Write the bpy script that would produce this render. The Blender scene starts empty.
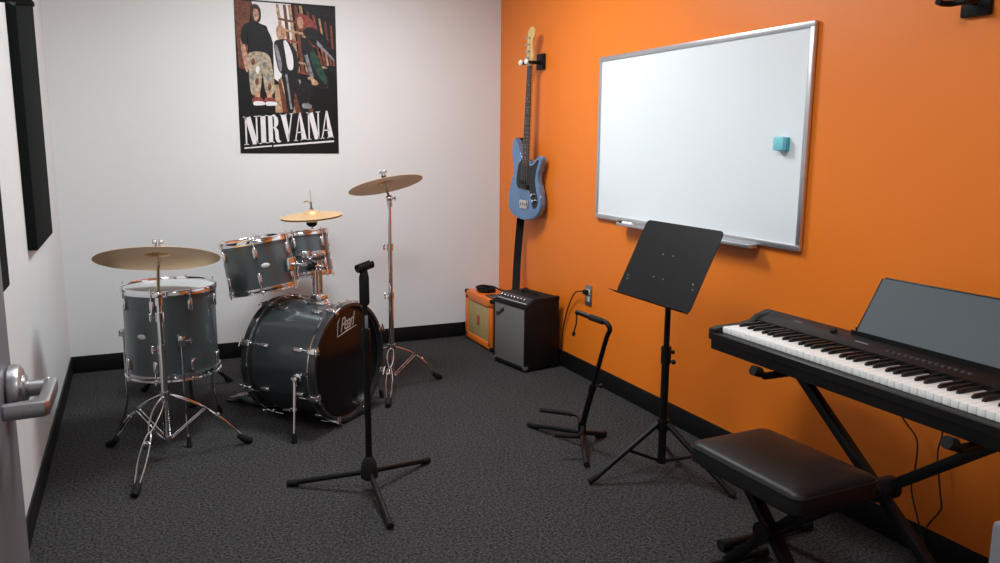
import bpy, bmesh, math, random
from mathutils import Vector, Matrix, Euler
random.seed(7)
PI = math.pi
S = bpy.context.scene
COL = S.collection
# ------------------------------------------------------------------ camera
F_PX = 803.44
cam_d = bpy.data.cameras.new('camera')
cam = bpy.data.objects.new('camera', cam_d); COL.objects.link(cam)
cam_d.sensor_fit = 'HORIZONTAL'; cam_d.sensor_width = 36.0
cam_d.lens = 36.0 * F_PX / 1000.0
cam_d.clip_start = 0.05; cam_d.clip_end = 60
YAW, PITCH, ROLL = 0.4256, -0.1717, 0.0083
fw = Vector((math.sin(YAW) * math.cos(PITCH), math.cos(YAW) * math.cos(PITCH), math.sin(PITCH)))
rt = Vector((math.cos(YAW), -math.sin(YAW), 0)); up = rt.cross(fw)
r2 = rt * math.cos(ROLL) + up * math.sin(ROLL); u2 = -rt * math.sin(ROLL) + up * math.cos(ROLL)
M = Matrix(((r2.x, u2.x, -fw.x), (r2.y, u2.y, -fw.y), (r2.z, u2.z, -fw.z))).to_4x4()
M.translation = Vector((-2.3614, -5.2285, 1.3718))
cam.matrix_world = M
S.camera = cam
# ------------------------------------------------------------------ exposure, world, lamps
S.view_settings.view_transform = 'Standard'
try: S.view_settings.look = 'None'
except Exception: pass
S.view_settings.gamma = 1.0
S.view_settings.use_curve_mapping = False
S.view_settings.exposure = 0.0
w = bpy.data.worlds.new('ambient_fill'); S.world = w; w.use_nodes = True  # dim even ambient fill; the room is closed and no corridor is built
w.node_tree.nodes['Background'].inputs[0].default_value = (0.9, 0.95, 1.0, 1)
w.node_tree.nodes['Background'].inputs[1].default_value = 0.10
LAMPS = [(-1.30, -1.48, 49.0), (-1.90, -3.50, 32.0), (-1.40, -5.50, 6.0)]      # x, y, watts; the third is an unseen lamp added as weak fill
CEIL = 2.62
W = 2.77; FRONT = -6.48; DX0, DX1 = -2.604, -1.62
HB = 0.1024
# ------------------------------------------------------------------ materials
def mat(name, col, rough=0.5, metal=0.0, var=0.0, vscale=30, bump=0.0, bscale=200, coat=0.0, spec=None, emit=None, sheen=0, trans=0):
    m = bpy.data.materials.new(name); m.use_nodes = True
    nt = m.node_tree; b = nt.nodes['Principled BSDF']
    b.inputs['Base Color'].default_value = (*col, 1)
    b.inputs['Roughness'].default_value = rough
    b.inputs['Metallic'].default_value = metal
    b.inputs['Coat Weight'].default_value = coat
    b.inputs['Coat Roughness'].default_value = 0.08
    if spec is not None: b.inputs['Specular IOR Level'].default_value = spec
    if sheen: b.inputs['Sheen Weight'].default_value = sheen
    if trans: b.inputs['Transmission Weight'].default_value = trans
    if emit:
        b.inputs['Emission Color'].default_value = (*col, 1); b.inputs['Emission Strength'].default_value = emit
    tc = nt.nodes.new('ShaderNodeTexCoord')
    if var > 0:
        n = nt.nodes.new('ShaderNodeTexNoise'); n.inputs['Scale'].default_value = vscale; n.inputs['Detail'].default_value = 4
        nt.links.new(tc.outputs['Object'], n.inputs['Vector'])
        r = nt.nodes.new('ShaderNodeValToRGB')
        r.color_ramp.elements[0].position = 0.3; r.color_ramp.elements[1].position = 0.7
        r.color_ramp.elements[0].color = (*[c * (1 - var) for c in col], 1)
        r.color_ramp.elements[1].color = (*[min(1, c * (1 + var)) for c in col], 1)
        nt.links.new(n.outputs['Fac'], r.inputs['Fac']); nt.links.new(r.outputs['Color'], b.inputs['Base Color'])
    if bump > 0:
        n = nt.nodes.new('ShaderNodeTexNoise'); n.inputs['Scale'].default_value = bscale; n.inputs['Detail'].default_value = 3
        nt.links.new(tc.outputs['Object'], n.inputs['Vector'])
        bp = nt.nodes.new('ShaderNodeBump'); bp.inputs['Strength'].default_value = bump; bp.inputs['Distance'].default_value = 0.002
        nt.links.new(n.outputs['Fac'], bp.inputs['Height']); nt.links.new(bp.outputs['Normal'], b.inputs['Normal'])
    return m
def carpet_mat():
    m = mat('carpet_loop', (0.05, 0.05, 0.052), 0.95, spec=0.15)
    nt = m.node_tree; b = nt.nodes['Principled BSDF']; tc = nt.nodes.new('ShaderNodeTexCoord')
    n1 = nt.nodes.new('ShaderNodeTexNoise'); n1.inputs['Scale'].default_value = 95; n1.inputs['Detail'].default_value = 5; n1.inputs['Roughness'].default_value = 0.8
    n2 = nt.nodes.new('ShaderNodeTexVoronoi'); n2.inputs['Scale'].default_value = 160
    n3 = nt.nodes.new('ShaderNodeTexNoise'); n3.inputs['Scale'].default_value = 3; n3.inputs['Detail'].default_value = 3
    for n in (n1, n2, n3): nt.links.new(tc.outputs['Object'], n.inputs['Vector'])
    r = nt.nodes.new('ShaderNodeValToRGB')
    r.color_ramp.elements[0].position = 0.42; r.color_ramp.elements[0].color = (0.0095, 0.0093, 0.0098, 1)
    r.color_ramp.elements[1].position = 0.60; r.color_ramp.elements[1].color = (0.074, 0.070, 0.073, 1)
    nt.links.new(n1.outputs['Fac'], r.inputs['Fac'])
    mx = nt.nodes.new('ShaderNodeMix'); mx.data_type = 'RGBA'; mx.blend_type = 'MULTIPLY'; mx.inputs['Factor'].default_value = 0.5
    r3 = nt.nodes.new('ShaderNodeValToRGB'); r3.color_ramp.elements[0].color = (0.7, 0.7, 0.7, 1); r3.color_ramp.elements[1].color = (1.1, 1.1, 1.1, 1)
    nt.links.new(n3.outputs['Fac'], r3.inputs['Fac'])
    nt.links.new(r.outputs['Color'], mx.inputs['A']); nt.links.new(r3.outputs['Color'], mx.inputs['B'])
    nt.links.new(mx.outputs['Result'], b.inputs['Base Color'])
    bp = nt.nodes.new('ShaderNodeBump'); bp.inputs['Strength'].default_value = 0.6; bp.inputs['Distance'].default_value = 0.004
    nt.links.new(n2.outputs['Distance'], bp.inputs['Height']); nt.links.new(bp.outputs['Normal'], b.inputs['Normal'])
    return m
def cymbal_mat():
    m = mat('bronze_cymbal', (0.92, 0.62, 0.32), 0.42, 0.55)
    nt = m.node_tree; b = nt.nodes['Principled BSDF']; tc = nt.nodes.new('ShaderNodeTexCoord')
    vm = nt.nodes.new('ShaderNodeVectorMath'); vm.operation = 'LENGTH'
    mp = nt.nodes.new('ShaderNodeMapping'); mp.inputs['Scale'].default_value = (1, 1, 0)
    nt.links.new(tc.outputs['Object'], mp.inputs['Vector']); nt.links.new(mp.outputs['Vector'], vm.inputs[0])
    mu = nt.nodes.new('ShaderNodeMath'); mu.operation = 'MULTIPLY'; mu.inputs[1].default_value = 1500
    si = nt.nodes.new('ShaderNodeMath'); si.operation = 'SINE'
    nt.links.new(vm.outputs['Value'], mu.inputs[0]); nt.links.new(mu.outputs[0], si.inputs[0])
    bp = nt.nodes.new('ShaderNodeBump'); bp.inputs['Strength'].default_value = 0.25; bp.inputs['Distance'].default_value = 0.0006
    nt.links.new(si.outputs[0], bp.inputs['Height']); nt.links.new(bp.outputs['Normal'], b.inputs['Normal'])
    b.inputs['Anisotropic'].default_value = 0.4
    return m
MT = dict(
    white_wall=mat('white_wall_paint', (0.70, 0.715, 0.725), 0.55, var=0.01, vscale=2, bump=0.12, bscale=260),
    orange_wall=mat('orange_wall_paint', (0.84, 0.196, 0.011), 0.46, var=0.015, vscale=2, bump=0.12, bscale=260, spec=0.5),
    ceil=mat('ceiling_tile', (0.75, 0.75, 0.74), 0.9, var=0.03, vscale=60, bump=0.3, bscale=120),
    carpet=carpet_mat(),
    base=mat('black_vinyl_base', (0.004, 0.004, 0.0045), 0.55, var=0.1, vscale=5, spec=.25),
    door=mat('grey_door_paint', (0.13, 0.13, 0.145), 0.5, var=0.03, vscale=4),
    steel=mat('brushed_steel', (0.50, 0.50, 0.52), 0.33, 1.0, bump=0.05, bscale=400),
    chrome=mat('chrome', (0.78, 0.78, 0.80), 0.12, 1.0, var=0.03, vscale=40),
    darkchrome=mat('aged_chrome', (0.50, 0.50, 0.52), 0.22, 1.0, var=0.08, vscale=40),
    wrap=mat('charcoal_drum_wrap', (0.085, 0.105, 0.112), 0.36, 0.55, var=0.12, vscale=250, coat=0.5),
    kickwrap=mat('charcoal_kick_wrap', (0.05, 0.062, 0.068), 0.33, 0.5, var=0.12, vscale=250, coat=0.5),
    hoop=mat('black_hoop', (0.020, 0.022, 0.024), 0.28, coat=0.4, var=0.1, vscale=20),
    head=mat('black_drum_head', (0.006, 0.006, 0.0065), 0.22, var=0.1, vscale=10, spec=0.35),
    whitehead=mat('coated_drum_head', (0.44, 0.45, 0.45), 0.45, var=0.04, vscale=20),
    cymbal=cymbal_mat(),
    rubber=mat('black_rubber', (0.007, 0.007, 0.007), 0.75, var=0.1, vscale=50, spec=.25),
    black=mat('black_painted_metal', (0.004, 0.004, 0.0045), 0.45, var=0.1, vscale=60, spec=.22),
    satin=mat('satin_black_steel', (0.0045, 0.0045, 0.005), 0.45, var=0.08, vscale=40, spec=.22),
    desk=mat('matt_black_desk', (0.006, 0.006, 0.0063), 0.5, var=0.08, vscale=12, spec=0.2),
    foam=mat('dark_acoustic_fabric', (0.007, 0.010, 0.009), 0.95, var=0.25, vscale=200, bump=0.4, bscale=300, spec=0.1),
    white=mat('white_print', (0.85, 0.85, 0.84), 0.5, var=0.02),
    silver=mat('silver_print', (0.62, 0.60, 0.60), 0.4, 0.2, var=0.02),
    board=mat('whiteboard_enamel', (0.80, 0.84, 0.87), 0.22, var=0.01, vscale=3),
    alu=mat('aluminium_frame', (0.62, 0.62, 0.65), 0.35, 0.85, var=0.03),
    teal=mat('teal_felt', (0.06, 0.42, 0.50), 0.8, var=0.08, vscale=90),
    tealcap=mat('pale_teal_plastic', (0.20, 0.62, 0.70), 0.5, var=0.03),
    bluebody=mat('lake_blue_lacquer', (0.115, 0.235, 0.42), 0.16, 0.3, var=0.04, vscale=8, coat=1.0),
    guard=mat('black_pickguard', (0.010, 0.010, 0.012), 0.25, var=0.05),
    maple=mat('maple_wood', (0.66, 0.44, 0.17), 0.35, var=0.08, vscale=20, coat=0.4),
    rosewood=mat('rosewood', (0.045, 0.020, 0.012), 0.45, var=0.25, vscale=60),
    tolex=mat('black_tolex', (0.005, 0.005, 0.0055), 0.6, spec=.25, var=0.15, vscale=150, bump=0.5, bscale=500),
    otolex=mat('orange_tolex', (0.82, 0.17, 0.012), 0.42, var=0.05, vscale=120, bump=0.4, bscale=500),
    grille=mat('silver_grey_grille', (0.145, 0.138, 0.132), 0.8, var=0.25, vscale=350, bump=0.5, bscale=600),
    basket=mat('tan_grille_cloth', (0.42, 0.31, 0.13), 0.85, var=0.22, vscale=300, bump=0.5, bscale=500),
    panel=mat('control_panel_black', (0.018, 0.018, 0.02), 0.3, var=0.05),
    cream=mat('cream_plastic', (0.74, 0.71, 0.60), 0.4, var=0.02),
    strap=mat('black_strap_webbing', (0.005, 0.005, 0.0055), 0.8, var=0.15, vscale=200, spec=.2),
    cable=mat('dark_cable_rubber', (0.020, 0.008, 0.007), 0.45, var=0.1),
    pianoblack=mat('satin_black_piano_plastic', (0.0065, 0.0058, 0.0055), 0.40, var=0.06, vscale=30, spec=.25),
    pianorest=mat('smoky_glossy_rest', (0.042, 0.056, 0.066), 0.6, 0.0, var=0.04, vscale=5, spec=.5),
    key=mat('white_key_plastic', (0.82, 0.82, 0.80), 0.25, var=0.01),
    bkey=mat('black_key_plastic', (0.006, 0.006, 0.006), 0.35, var=0.05, spec=.35),
    leather=mat('black_vinyl_cushion', (0.008, 0.0073, 0.007), 0.42, var=0.1, vscale=60, bump=0.25, bscale=350, spec=.28),
    greybox=mat('light_grey_paint', (0.17, 0.17, 0.185), 0.5, var=0.02),
    red=mat('red_plastic', (0.45, 0.03, 0.03), 0.4, var=0.03),
    lamp=mat('lamp_diffuser', (1.0, 0.97, 0.93), 0.6, emit=4.0),
    plate=mat('steel_plate', (0.30, 0.29, 0.30), 0.35, 0.8, var=0.05),
)
# ------------------------------------------------------------------ mesh builder
class MB:
    def __init__(s): s.v = []; s.f = []; s.mi = []; s.cur = 0
    def add(s, vs, fs):
        o = len(s.v); s.v += [Vector(v) for v in vs]; s.f += [tuple(i + o for i in f) for f in fs]; s.mi += [s.cur] * len(fs)
        return s
    def use(s, i): s.cur = i; return s
    def box(s, a, b, bev=0.0, M=None, seg=2):
        a = Vector(a); b = Vector(b); c = (a + b) / 2; d = (b - a)
        bm = bmesh.new(); bmesh.ops.create_cube(bm, size=1)
        for v in bm.verts: v.co = Vector((v.co.x * d.x, v.co.y * d.y, v.co.z * d.z)) + c
        if bev > 0:
            bmesh.ops.bevel(bm, geom=bm.edges[:], offset=min(bev, abs(d.x) * .49, abs(d.y) * .49, abs(d.z) * .49), segments=seg, affect='EDGES', profile=0.5)
        return s.frombm(bm, M)
    def frombm(s, bm, M=None):
        bm.verts.index_update(); bmesh.ops.recalc_face_normals(bm, faces=bm.faces[:])
        vs = [(M @ v.co if M else v.co.copy()) for v in bm.verts]
        s.add(vs, [[v.index for v in f.verts] for f in bm.faces]); bm.free(); return s
    def tube(s, pts, r, n=10, cap=True):
        pts = [Vector(p) for p in pts]; k = len(pts)
        rs = r if isinstance(r, (list, tuple)) else [r] * k
        T = []
        for i in range(k):
            t = (pts[min(i + 1, k - 1)] - pts[max(i - 1, 0)]).normalized(); T.append(t)
        ref = Vector((0, 0, 1)) if abs(T[0].z) < 0.9 else Vector((1, 0, 0))
        nn = T[0].cross(ref).normalized(); vs = []
        for i in range(k):
            nn = (nn - T[i] * nn.dot(T[i])).normalized(); b = T[i].cross(nn)
            for j in range(n):
                a = 2 * PI * j / n; vs.append(pts[i] + (nn * math.cos(a) + b * math.sin(a)) * rs[i])
        fs = [(i * n + j, i * n + (j + 1) % n, (i + 1) * n + (j + 1) % n, (i + 1) * n + j) for i in range(k - 1) for j in range(n)]
        if cap: fs += [tuple(range(n))[::-1], tuple(range((k - 1) * n, k * n))]
        return s.add(vs, fs)
    def lathe(s, prof, n=48, M=None, closed=False):
        # prof: list of (r, z); axis z
        k = len(prof); vs = []
        for r, z in prof:
            for j in range(n):
                a = 2 * PI * j / n; v = Vector((r * math.cos(a), r * math.sin(a), z)); vs.append(M @ v if M else v)
        fs = [(i * n + j, i * n + (j + 1) % n, (i + 1) * n + (j + 1) % n, (i + 1) * n + j) for i in range(k - 1) for j in range(n)]
        if closed: fs += [((k - 1) * n + j, (k - 1) * n + (j + 1) % n, (j + 1) % n, j) for j in range(n)]
        else:
            if prof[0][0] > 1e-6: fs.append(tuple(range(n))[::-1])
            if prof[-1][0] > 1e-6: fs.append(tuple(range((k - 1) * n, k * n)))
        return s.add(vs, fs)
    def prism(s, poly, t0, t1, M=None, bev=0.0, seg=3):
        # poly in (x, y); extruded z t0..t1
        bm = bmesh.new()
        vs = [bm.verts.new((x, y, t0)) for x, y in poly]; f = bm.faces.new(vs)
        g = bmesh.ops.extrude_face_region(bm, geom=[f])
        nv = [e for e in g['geom'] if isinstance(e, bmesh.types.BMVert)]
        for v in nv: v.co.z = t1
        if bev > 0:
            es = [e for e in bm.edges if abs(e.verts[0].co.z - e.verts[1].co.z) < 1e-6]
            bmesh.ops.bevel(bm, geom=es, offset=bev, segments=seg, affect='EDGES', profile=0.5)
        big = [f for f in bm.faces if len(f.verts) > 4]
        bmesh.ops.triangulate(bm, faces=big)
        return s.frombm(bm, M)
    def sphere(s, c, r, sx=1, sy=1, sz=1, n=16):
        bm = bmesh.new(); bmesh.ops.create_uvsphere(bm, u_segments=n, v_segments=n // 2, radius=1)
        for v in bm.verts: v.co = Vector((v.co.x * r * sx, v.co.y * r * sy, v.co.z * r * sz)) + Vector(c)
        return s.frombm(bm)
    def build(s, name, m, parent=None, ang=35):
        me = bpy.data.meshes.new(name)
        me.from_pydata([tuple(v) for v in s.v], [], s.f); me.update()
        bm = bmesh.new(); bm.from_mesh(me); bmesh.ops.recalc_face_normals(bm, faces=bm.faces[:]); bm.to_mesh(me); bm.free()
        ms = m if isinstance(m, (list, tuple)) else [m]
        for x in ms: me.materials.append(MT[x])
        if len(ms) > 1:
            for p, i in zip(me.polygons, s.mi): p.material_index = i
        me.shade_smooth(); me.set_sharp_from_angle(angle=math.radians(ang))
        o = bpy.data.objects.new(name, me); COL.objects.link(o)
        if parent: o.parent = parent
        return o
def tag(o, label=None, cat=None, group=None, kind=None):
    if label: o['label'] = label
    if cat: o['category'] = cat
    if group: o['group'] = group
    if kind: o['kind'] = kind
    return o
def thing(name, label, cat, loc=(0, 0, 0), rotz=0, group=None, mat3=None):
    o = bpy.data.objects.new(name, None); COL.objects.link(o); o.empty_display_size = 0.05
    if mat3 is not None: o.matrix_world = Matrix.Translation(Vector(loc)) @ mat3.to_4x4()
    else: o.location = loc; o.rotation_euler = (0, 0, rotz)
    return tag(o, label, cat, group)
def struct(name, mb, m, label=None, ang=35):
    o = mb.build(name, m, None, ang); o['kind'] = 'structure'
    if label: o['label'] = label
    return o
def copy_tree(o, parent=None):
    c = o.copy(); COL.objects.link(c); c.parent = parent
    for ch in list(o.children): copy_tree(ch, c)
    return c
def cat_rom(P, n=8, closed=True):
    P = [Vector(p) for p in P]; k = len(P); out = []
    rng = range(k) if closed else range(k - 1)
    for i in rng:
        if closed: p0, p1, p2, p3 = P[i - 1], P[i], P[(i + 1) % k], P[(i + 2) % k]
        else: p0, p1, p2, p3 = P[max(i - 1, 0)], P[i], P[i + 1], P[min(i + 2, k - 1)]
        for j in range(n):
            t = j / n
            out.append(0.5 * ((2 * p1) + (p2 - p0) * t + (2 * p0 - 5 * p1 + 4 * p2 - p3) * t * t + (3 * p1 - p0 - 3 * p2 + p3) * t ** 3))
    if not closed: out.append(P[-1])
    return out
def text_mb(txt, size, M, depth=0.0005, shear=0.0, space=1.0, bold=0.0):
    cu = bpy.data.curves.new('lettering', 'FONT'); cu.body = txt; cu.size = size; cu.shear = shear
    cu.align_x = 'CENTER'; cu.align_y = 'CENTER'; cu.extrude = depth; cu.space_character = space; cu.offset = bold
    o = bpy.data.objects.new('lettering', cu); COL.objects.link(o)
    bpy.context.view_layer.update()
    dg = bpy.context.evaluated_depsgraph_get(); me = o.evaluated_get(dg).to_mesh()
    mb = MB(); mb.add([M @ v.co for v in me.vertices], [list(p.vertices) for p in me.polygons])
    o.evaluated_get(dg).to_mesh_clear(); bpy.data.objects.remove(o); bpy.data.curves.remove(cu)
    return mb
def frame3(n, hint=(0, 0, 1)):
    # matrix whose Z is n, Y close to hint
    n = Vector(n).normalized(); h = Vector(hint); x = h.cross(n).normalized(); y = n.cross(x)
    return Matrix(((x.x, y.x, n.x), (x.y, y.y, n.y), (x.z, y.z, n.z)))
# ------------------------------------------------------------------ room shell
struct('floor', MB().box((-W - .12, -6.6, -0.1), (.12, .12, 0)), 'carpet', 'dark grey loop pile carpet')
struct('ceiling', MB().box((-W - .12, -6.6, CEIL), (.12, .12, CEIL + .1)), 'ceil')
struct('wall_back', MB().box((-W - .12, 0, 0), (.12, .12, CEIL)), 'white_wall')
struct('wall_left', MB().box((-W - .12, -6.6, 0), (-W, 0, CEIL)), 'white_wall')
struct('wall_right', MB().box((0, -6.6, 0), (.12, 0, CEIL)), 'orange_wall')
struct('wall_front', MB().box((-W - .12, FRONT - .12, 0), (.12, FRONT, CEIL)), 'white_wall')
T = .008
struct('baseboard_back', MB().box((-W, -T, 0), (0, 0, HB), .003), 'base')
struct('baseboard_left', MB().box((-W, FRONT, 0), (-W + T, -T, HB), .003), 'base')
struct('baseboard_right', MB().box((-T, FRONT, 0), (0, -T, HB), .003), 'base')
jm = MB().box((-W, -4.86, 0), (DX0 - .004, -4.705, 2.10), .003)
struct('trim_1', jm, 'door', 'grey painted door jamb on the left wall')
# open door leaf, seen edge on at the left of the picture
dr = struct('door_1', MB().box((-2.604, -4.70, 0.012), (-2.560, -3.775, 2.03), .002), 'door', 'grey painted door leaf standing open')
hz = 0.988; hy = -3.830; hx = -2.560
h = MB()
RY = Matrix.Rotation(PI / 2, 4, 'Y')
h.lathe([(0, 0), (.035, 0), (.039, .004), (.040, .012), (.038, .018), (.031, .022), (0, .022)], 40, Matrix.Translation((hx, hy, hz)) @ RY)
h.lathe([(0, 0), (.022, 0), (.022, .008), (.013, .011), (.0125, .032), (0, .032)], 32, Matrix.Translation((hx + .018, hy, hz)) @ RY)
h.prism([(hx + .046, hy + .014), (hx + .064, hy + .014), (hx + .068, hy + .006), (hx + .066, hy - .112), (hx + .060, hy - .120), (hx + .010, hy - .124), (hx + .006, hy - .120), (hx + .006, hy - .108), (hx + .050, hy - .100), (hx + .050, hy - .012)], hz - .012, hz + .011, None, .003, 2)
h.sphere((hx + .055, hy + .004, hz + .0105), .004)
ho = h.build('door_handle', 'steel', dr); ho['label'] = 'brushed steel lever door handle'
# ------------------------------------------------------------------ ceiling lamps (above the frame), the entrance one only an added fill
for i, (lx, ly, pw) in enumerate(LAMPS):
    t = thing('ceiling_light', 'recessed square ceiling light ' + ('over the drum kit end of the room', 'over the keyboard end of the room', 'added as unseen fill at the entrance end of the room')[i], 'ceiling light', (lx, ly, CEIL), 0, 'ceiling lights')
    f = MB()
    for a, b in (((-.32, -.32), (.32, -.29)), ((-.32, .29), (.32, .32)), ((-.32, -.29), (-.29, .29)), ((.29, -.29), (.32, .29))):
        f.box((a[0], a[1], -.018), (b[0], b[1], 0), .003)
    f.build('frame', 'alu', t)
    MB().box((-.29, -.29, -.012), (.29, .29, -.004)).build('diffuser', 'lamp', t)
    ld = bpy.data.lights.new('lamp_light', 'AREA'); ld.shape = 'SQUARE'; ld.size = .56; ld.energy = pw; ld.color = (0.91, .975, 1.0)
    lo = bpy.data.objects.new('lamp_light', ld); COL.objects.link(lo); lo.parent = t; lo.location = (0, 0, -.02)
# ------------------------------------------------------------------ acoustic panels on the left wall
def wall_panel(y0, y1, z0, z1, label):
    mb = MB().box((-W + .0005, y0, z0), (-W + .037, y1, z1), .004)
    return tag(mb.build('acoustic_panel', 'foam'), label, 'acoustic panel', 'fabric panels on the left wall')
wall_panel(-1.53, -.86, .925, 2.16, 'tall dark fabric acoustic panel on left wall, nearer the drum kit corner')
wall_panel(-3.04, -2.37, .922, 2.16, 'dark fabric acoustic panel beside the open door, cut by the picture edge')
# ------------------------------------------------------------------ guitar wall hangers: local -y towards the room, x along the wall
def make_hanger(label):
    t = thing('guitar_hanger', label, 'guitar hanger', (0, 0, 0), 0, 'wall hangers for guitars')
    MB().box((-.048, -.020, -.048), (.048, 0, .048), .006).build('wall_plate', 'satin', t)
    a = MB().tube([(0, -.018, -.006), (0, -.045, -.006), (0, -.066, -.008)], .010, 12)
    a.tube([(-.042, -.066, -.008), (.042, -.066, -.008)], .010, 12); a.build('arm', 'satin', t)
    for sx in (-1, 1):
        MB().tube([(sx * .042, -.066, -.008), (sx * .046, -.10, -.010), (sx * .042, -.128, -.008)], [.010, .0095, .009], 12).build('prong', 'rubber', t)
        MB().lathe([(0, 0), (.014, 0), (.017, .003), (.017, .012), (.013, .016), (0, .016)], 20, Matrix.Translation((sx * .040, -.124, -.008)) @ Matrix.Rotation(PI / 2, 4, 'X')).build('roller', 'white', t)
    return t
hg = make_hanger('black wall hanger gripping the neck of the blue bass guitar')
hg.location = (0, -.632, 1.866); hg.rotation_euler = (0, 0, -PI / 2)
h2 = copy_tree(hg); h2['label'] = 'empty black wall hanger high on orange wall above the digital piano'
h2.location = (0, -3.512, 1.806)
h3 = copy_tree(hg); h3['label'] = 'empty black wall hanger at the top of the left wall between two fabric panels'
for hh in (h2, h3):
    for ch in list(hh.children):
        if ch.name.startswith('roller'): bpy.data.objects.remove(ch)
h3.location = (-W, -1.93, 1.842); h3.rotation_euler = (0, 0, PI / 2)
# ------------------------------------------------------------------ poster
PX, PZ, PW, PH = -1.7539, 1.2905, .61, .914
def poster():
    t = thing('poster', 'dark rock band poster with white NIRVANA lettering on white back wall', 'poster', (PX, -.001, PZ))
    R = Matrix.Rotation(PI / 2, 4, 'X')     # (x, y) -> (x, z), front faces -y
    MB().box((0, -.0012, 0), (PW, 0, PH)).build('sheet', 'p_black', t)
    lay = [0]
    def poly(mb, P, col, closed=True, n=4, smooth=True):
        lay[0] += 1; mb.use(col)
        pts = [(v.x, v.y) for v in cat_rom([(x * PW, y * PH, 0) for x, y in P], n)] if smooth else [(x * PW, y * PH) for x, y in P]
        bm = bmesh.new(); f = bm.faces.new([bm.verts.new((x, -.0014 - lay[0] * .000012, y)) for x, y in pts]); bmesh.ops.triangulate(bm, faces=[f])
        mb.add([v.co.copy() for v in bm.verts] if not bm.verts.index_update() else 0, [[v.index for v in ff.verts] for ff in bm.faces]); bm.free()
    cols = ['p_black', 'p_white', 'p_brown', 'p_skin', 'p_khaki', 'p_grey', 'p_red', 'p_green', 'p_dark', 'p_tan', 'p_hair']
    mb = MB()
    B, WH, BR, SK, KH, GR, RD, GN, DK, TN, HR = range(11)
    # background: pale sky gap between figures, rusty timber struts
    poly(mb, [(.17, .99), (.55, .99), (.56, .80), (.50, .62), (.47, .45), (.36, .50), (.36, .74), (.30, .84), (.20, .86)], WH, smooth=False)
    poly(mb, [(.0, .99), (.17, .99), (.13, .80), (.10, .55), (.02, .56)], BR, smooth=False)
    for k, (x0, x1, c) in enumerate(((.40, .45, TN), (.47, .50, BR), (.52, .56, TN), (.58, .61, BR), (.63, .66, TN), (.69, .71, RD))):
        poly(mb, [(x0, .985), (x0 + .03, .985), (x1 + .06, .55), (x1 + .02, .55)], c, smooth=False)
    for k in range(7):
        y = .90 - k * .065
        poly(mb, [(.42, y), (.90, y - .05), (.90, y - .062), (.42, y - .015)], (BR, TN, RD)[k % 3], smooth=False)
    poly(mb, [(.66, .985), (.995, .985), (.995, .52), (.88, .60), (.80, .80)], DK, smooth=False)
    for k in range(5):
        poly(mb, [(.70 + k * .06, .95 - k * .02), (.72 + k * .06, .95 - k * .02), (.86 + k * .03, .60), (.84 + k * .03, .60)], (BR, RD, TN)[k % 3], smooth=False)
    poly(mb, [(.40, .50), (.60, .47), (.74, .30), (.72, .24), (.42, .26)], BR, smooth=False)
    poly(mb, [(.42, .50), (.47, .50), (.58, .25), (.50, .25)], TN, smooth=False)
    poly(mb, [(.36, .46), (.40, .46), (.44, .25), (.36, .25)], TN, smooth=False)
    # figure left: dark hair, black shirt, khaki shorts
    poly(mb, [(.045, .72), (.075, .74), (.12, .60), (.105, .54), (.08, .56)], SK)
    poly(mb, [(.155, .94), (.165, .965), (.205, .975), (.245, .955), (.255, .91), (.245, .87), (.21, .855), (.17, .87)], HR)
    poly(mb, [(.178, .925), (.195, .945), (.228, .935), (.232, .895), (.212, .868), (.188, .878)], SK)
    poly(mb, [(.055, .79), (.10, .845), (.20, .862), (.29, .83), (.345, .77), (.35, .715), (.30, .72), (.295, .66), (.13, .655), (.12, .71), (.06, .72)], B)
    poly(mb, [(.125, .66), (.30, .66), (.345, .57), (.36, .45), (.345, .40), (.27, .41), (.245, .52), (.21, .40), (.13, .40), (.115, .55)], KH)
    for (x, y) in ((.16, .60), (.20, .55), (.27, .58), (.30, .50), (.15, .50), (.19, .47), (.31, .44)):
        poly(mb, [(x - .02, y), (x, y + .03), (x + .02, y + .01), (x, y - .02)], (GR, BR, WH)[int(x * 100) % 3])
    for x0 in (.155, .275):
        poly(mb, [(x0, .41), (x0 + .06, .41), (x0 + .055, .355), (x0 + .01, .355)], SK, smooth=False)
        poly(mb, [(x0 - .01, .37), (x0 + .075, .37), (x0 + .085, .335), (x0 - .01, .33)], RD)
        poly(mb, [(x0 + .0, .345), (x0 + .09, .345), (x0 + .10, .325), (x0 + .0, .32)], WH)
    # figure middle: pale hair, dark open jacket, jeans
    poly(mb, [(.395, .81), (.41, .845), (.45, .85), (.485, .825), (.49, .775), (.46, .755), (.41, .76)], TN)
    poly(mb, [(.425, .815), (.445, .83), (.47, .815), (.468, .78), (.445, .765), (.428, .785)], SK)
    poly(mb, [(.37, .73), (.43, .758), (.49, .755), (.57, .71), (.61, .62), (.60, .55), (.53, .53), (.43, .535), (.39, .60)], DK)
    poly(mb, [(.465, .745), (.50, .745), (.55, .66), (.55, .57), (.50, .57), (.48, .66)], WH)
    poly(mb, [(.375, .70), (.40, .715), (.44, .60), (.42, .55)], GR)
    poly(mb, [(.44, .54), (.60, .545), (.66, .40), (.70, .29), (.62, .285), (.56, .42), (.54, .285), (.48, .29), (.46, .42)], DK)
    poly(mb, [(.47, .53), (.49, .53), (.53, .30), (.51, .30)], GR, smooth=False)
    poly(mb, [(.60, .50), (.62, .50), (.68, .32), (.66, .32)], GR, smooth=False)
    # figure right: crouching, reddish hair, dark coat with green flashes
    poly(mb, [(.60, .90), (.63, .935), (.69, .93), (.78, .88), (.80, .80), (.72, .77), (.66, .81), (.62, .84)], RD)
    poly(mb, [(.61, .895), (.635, .915), (.665, .895), (.665, .85), (.635, .835), (.612, .86)], SK)
    poly(mb, [(.66, .82), (.76, .85), (.90, .78), (.985, .68), (.985, .62), (.88, .70), (.80, .72), (.72, .76)], DK)
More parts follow.
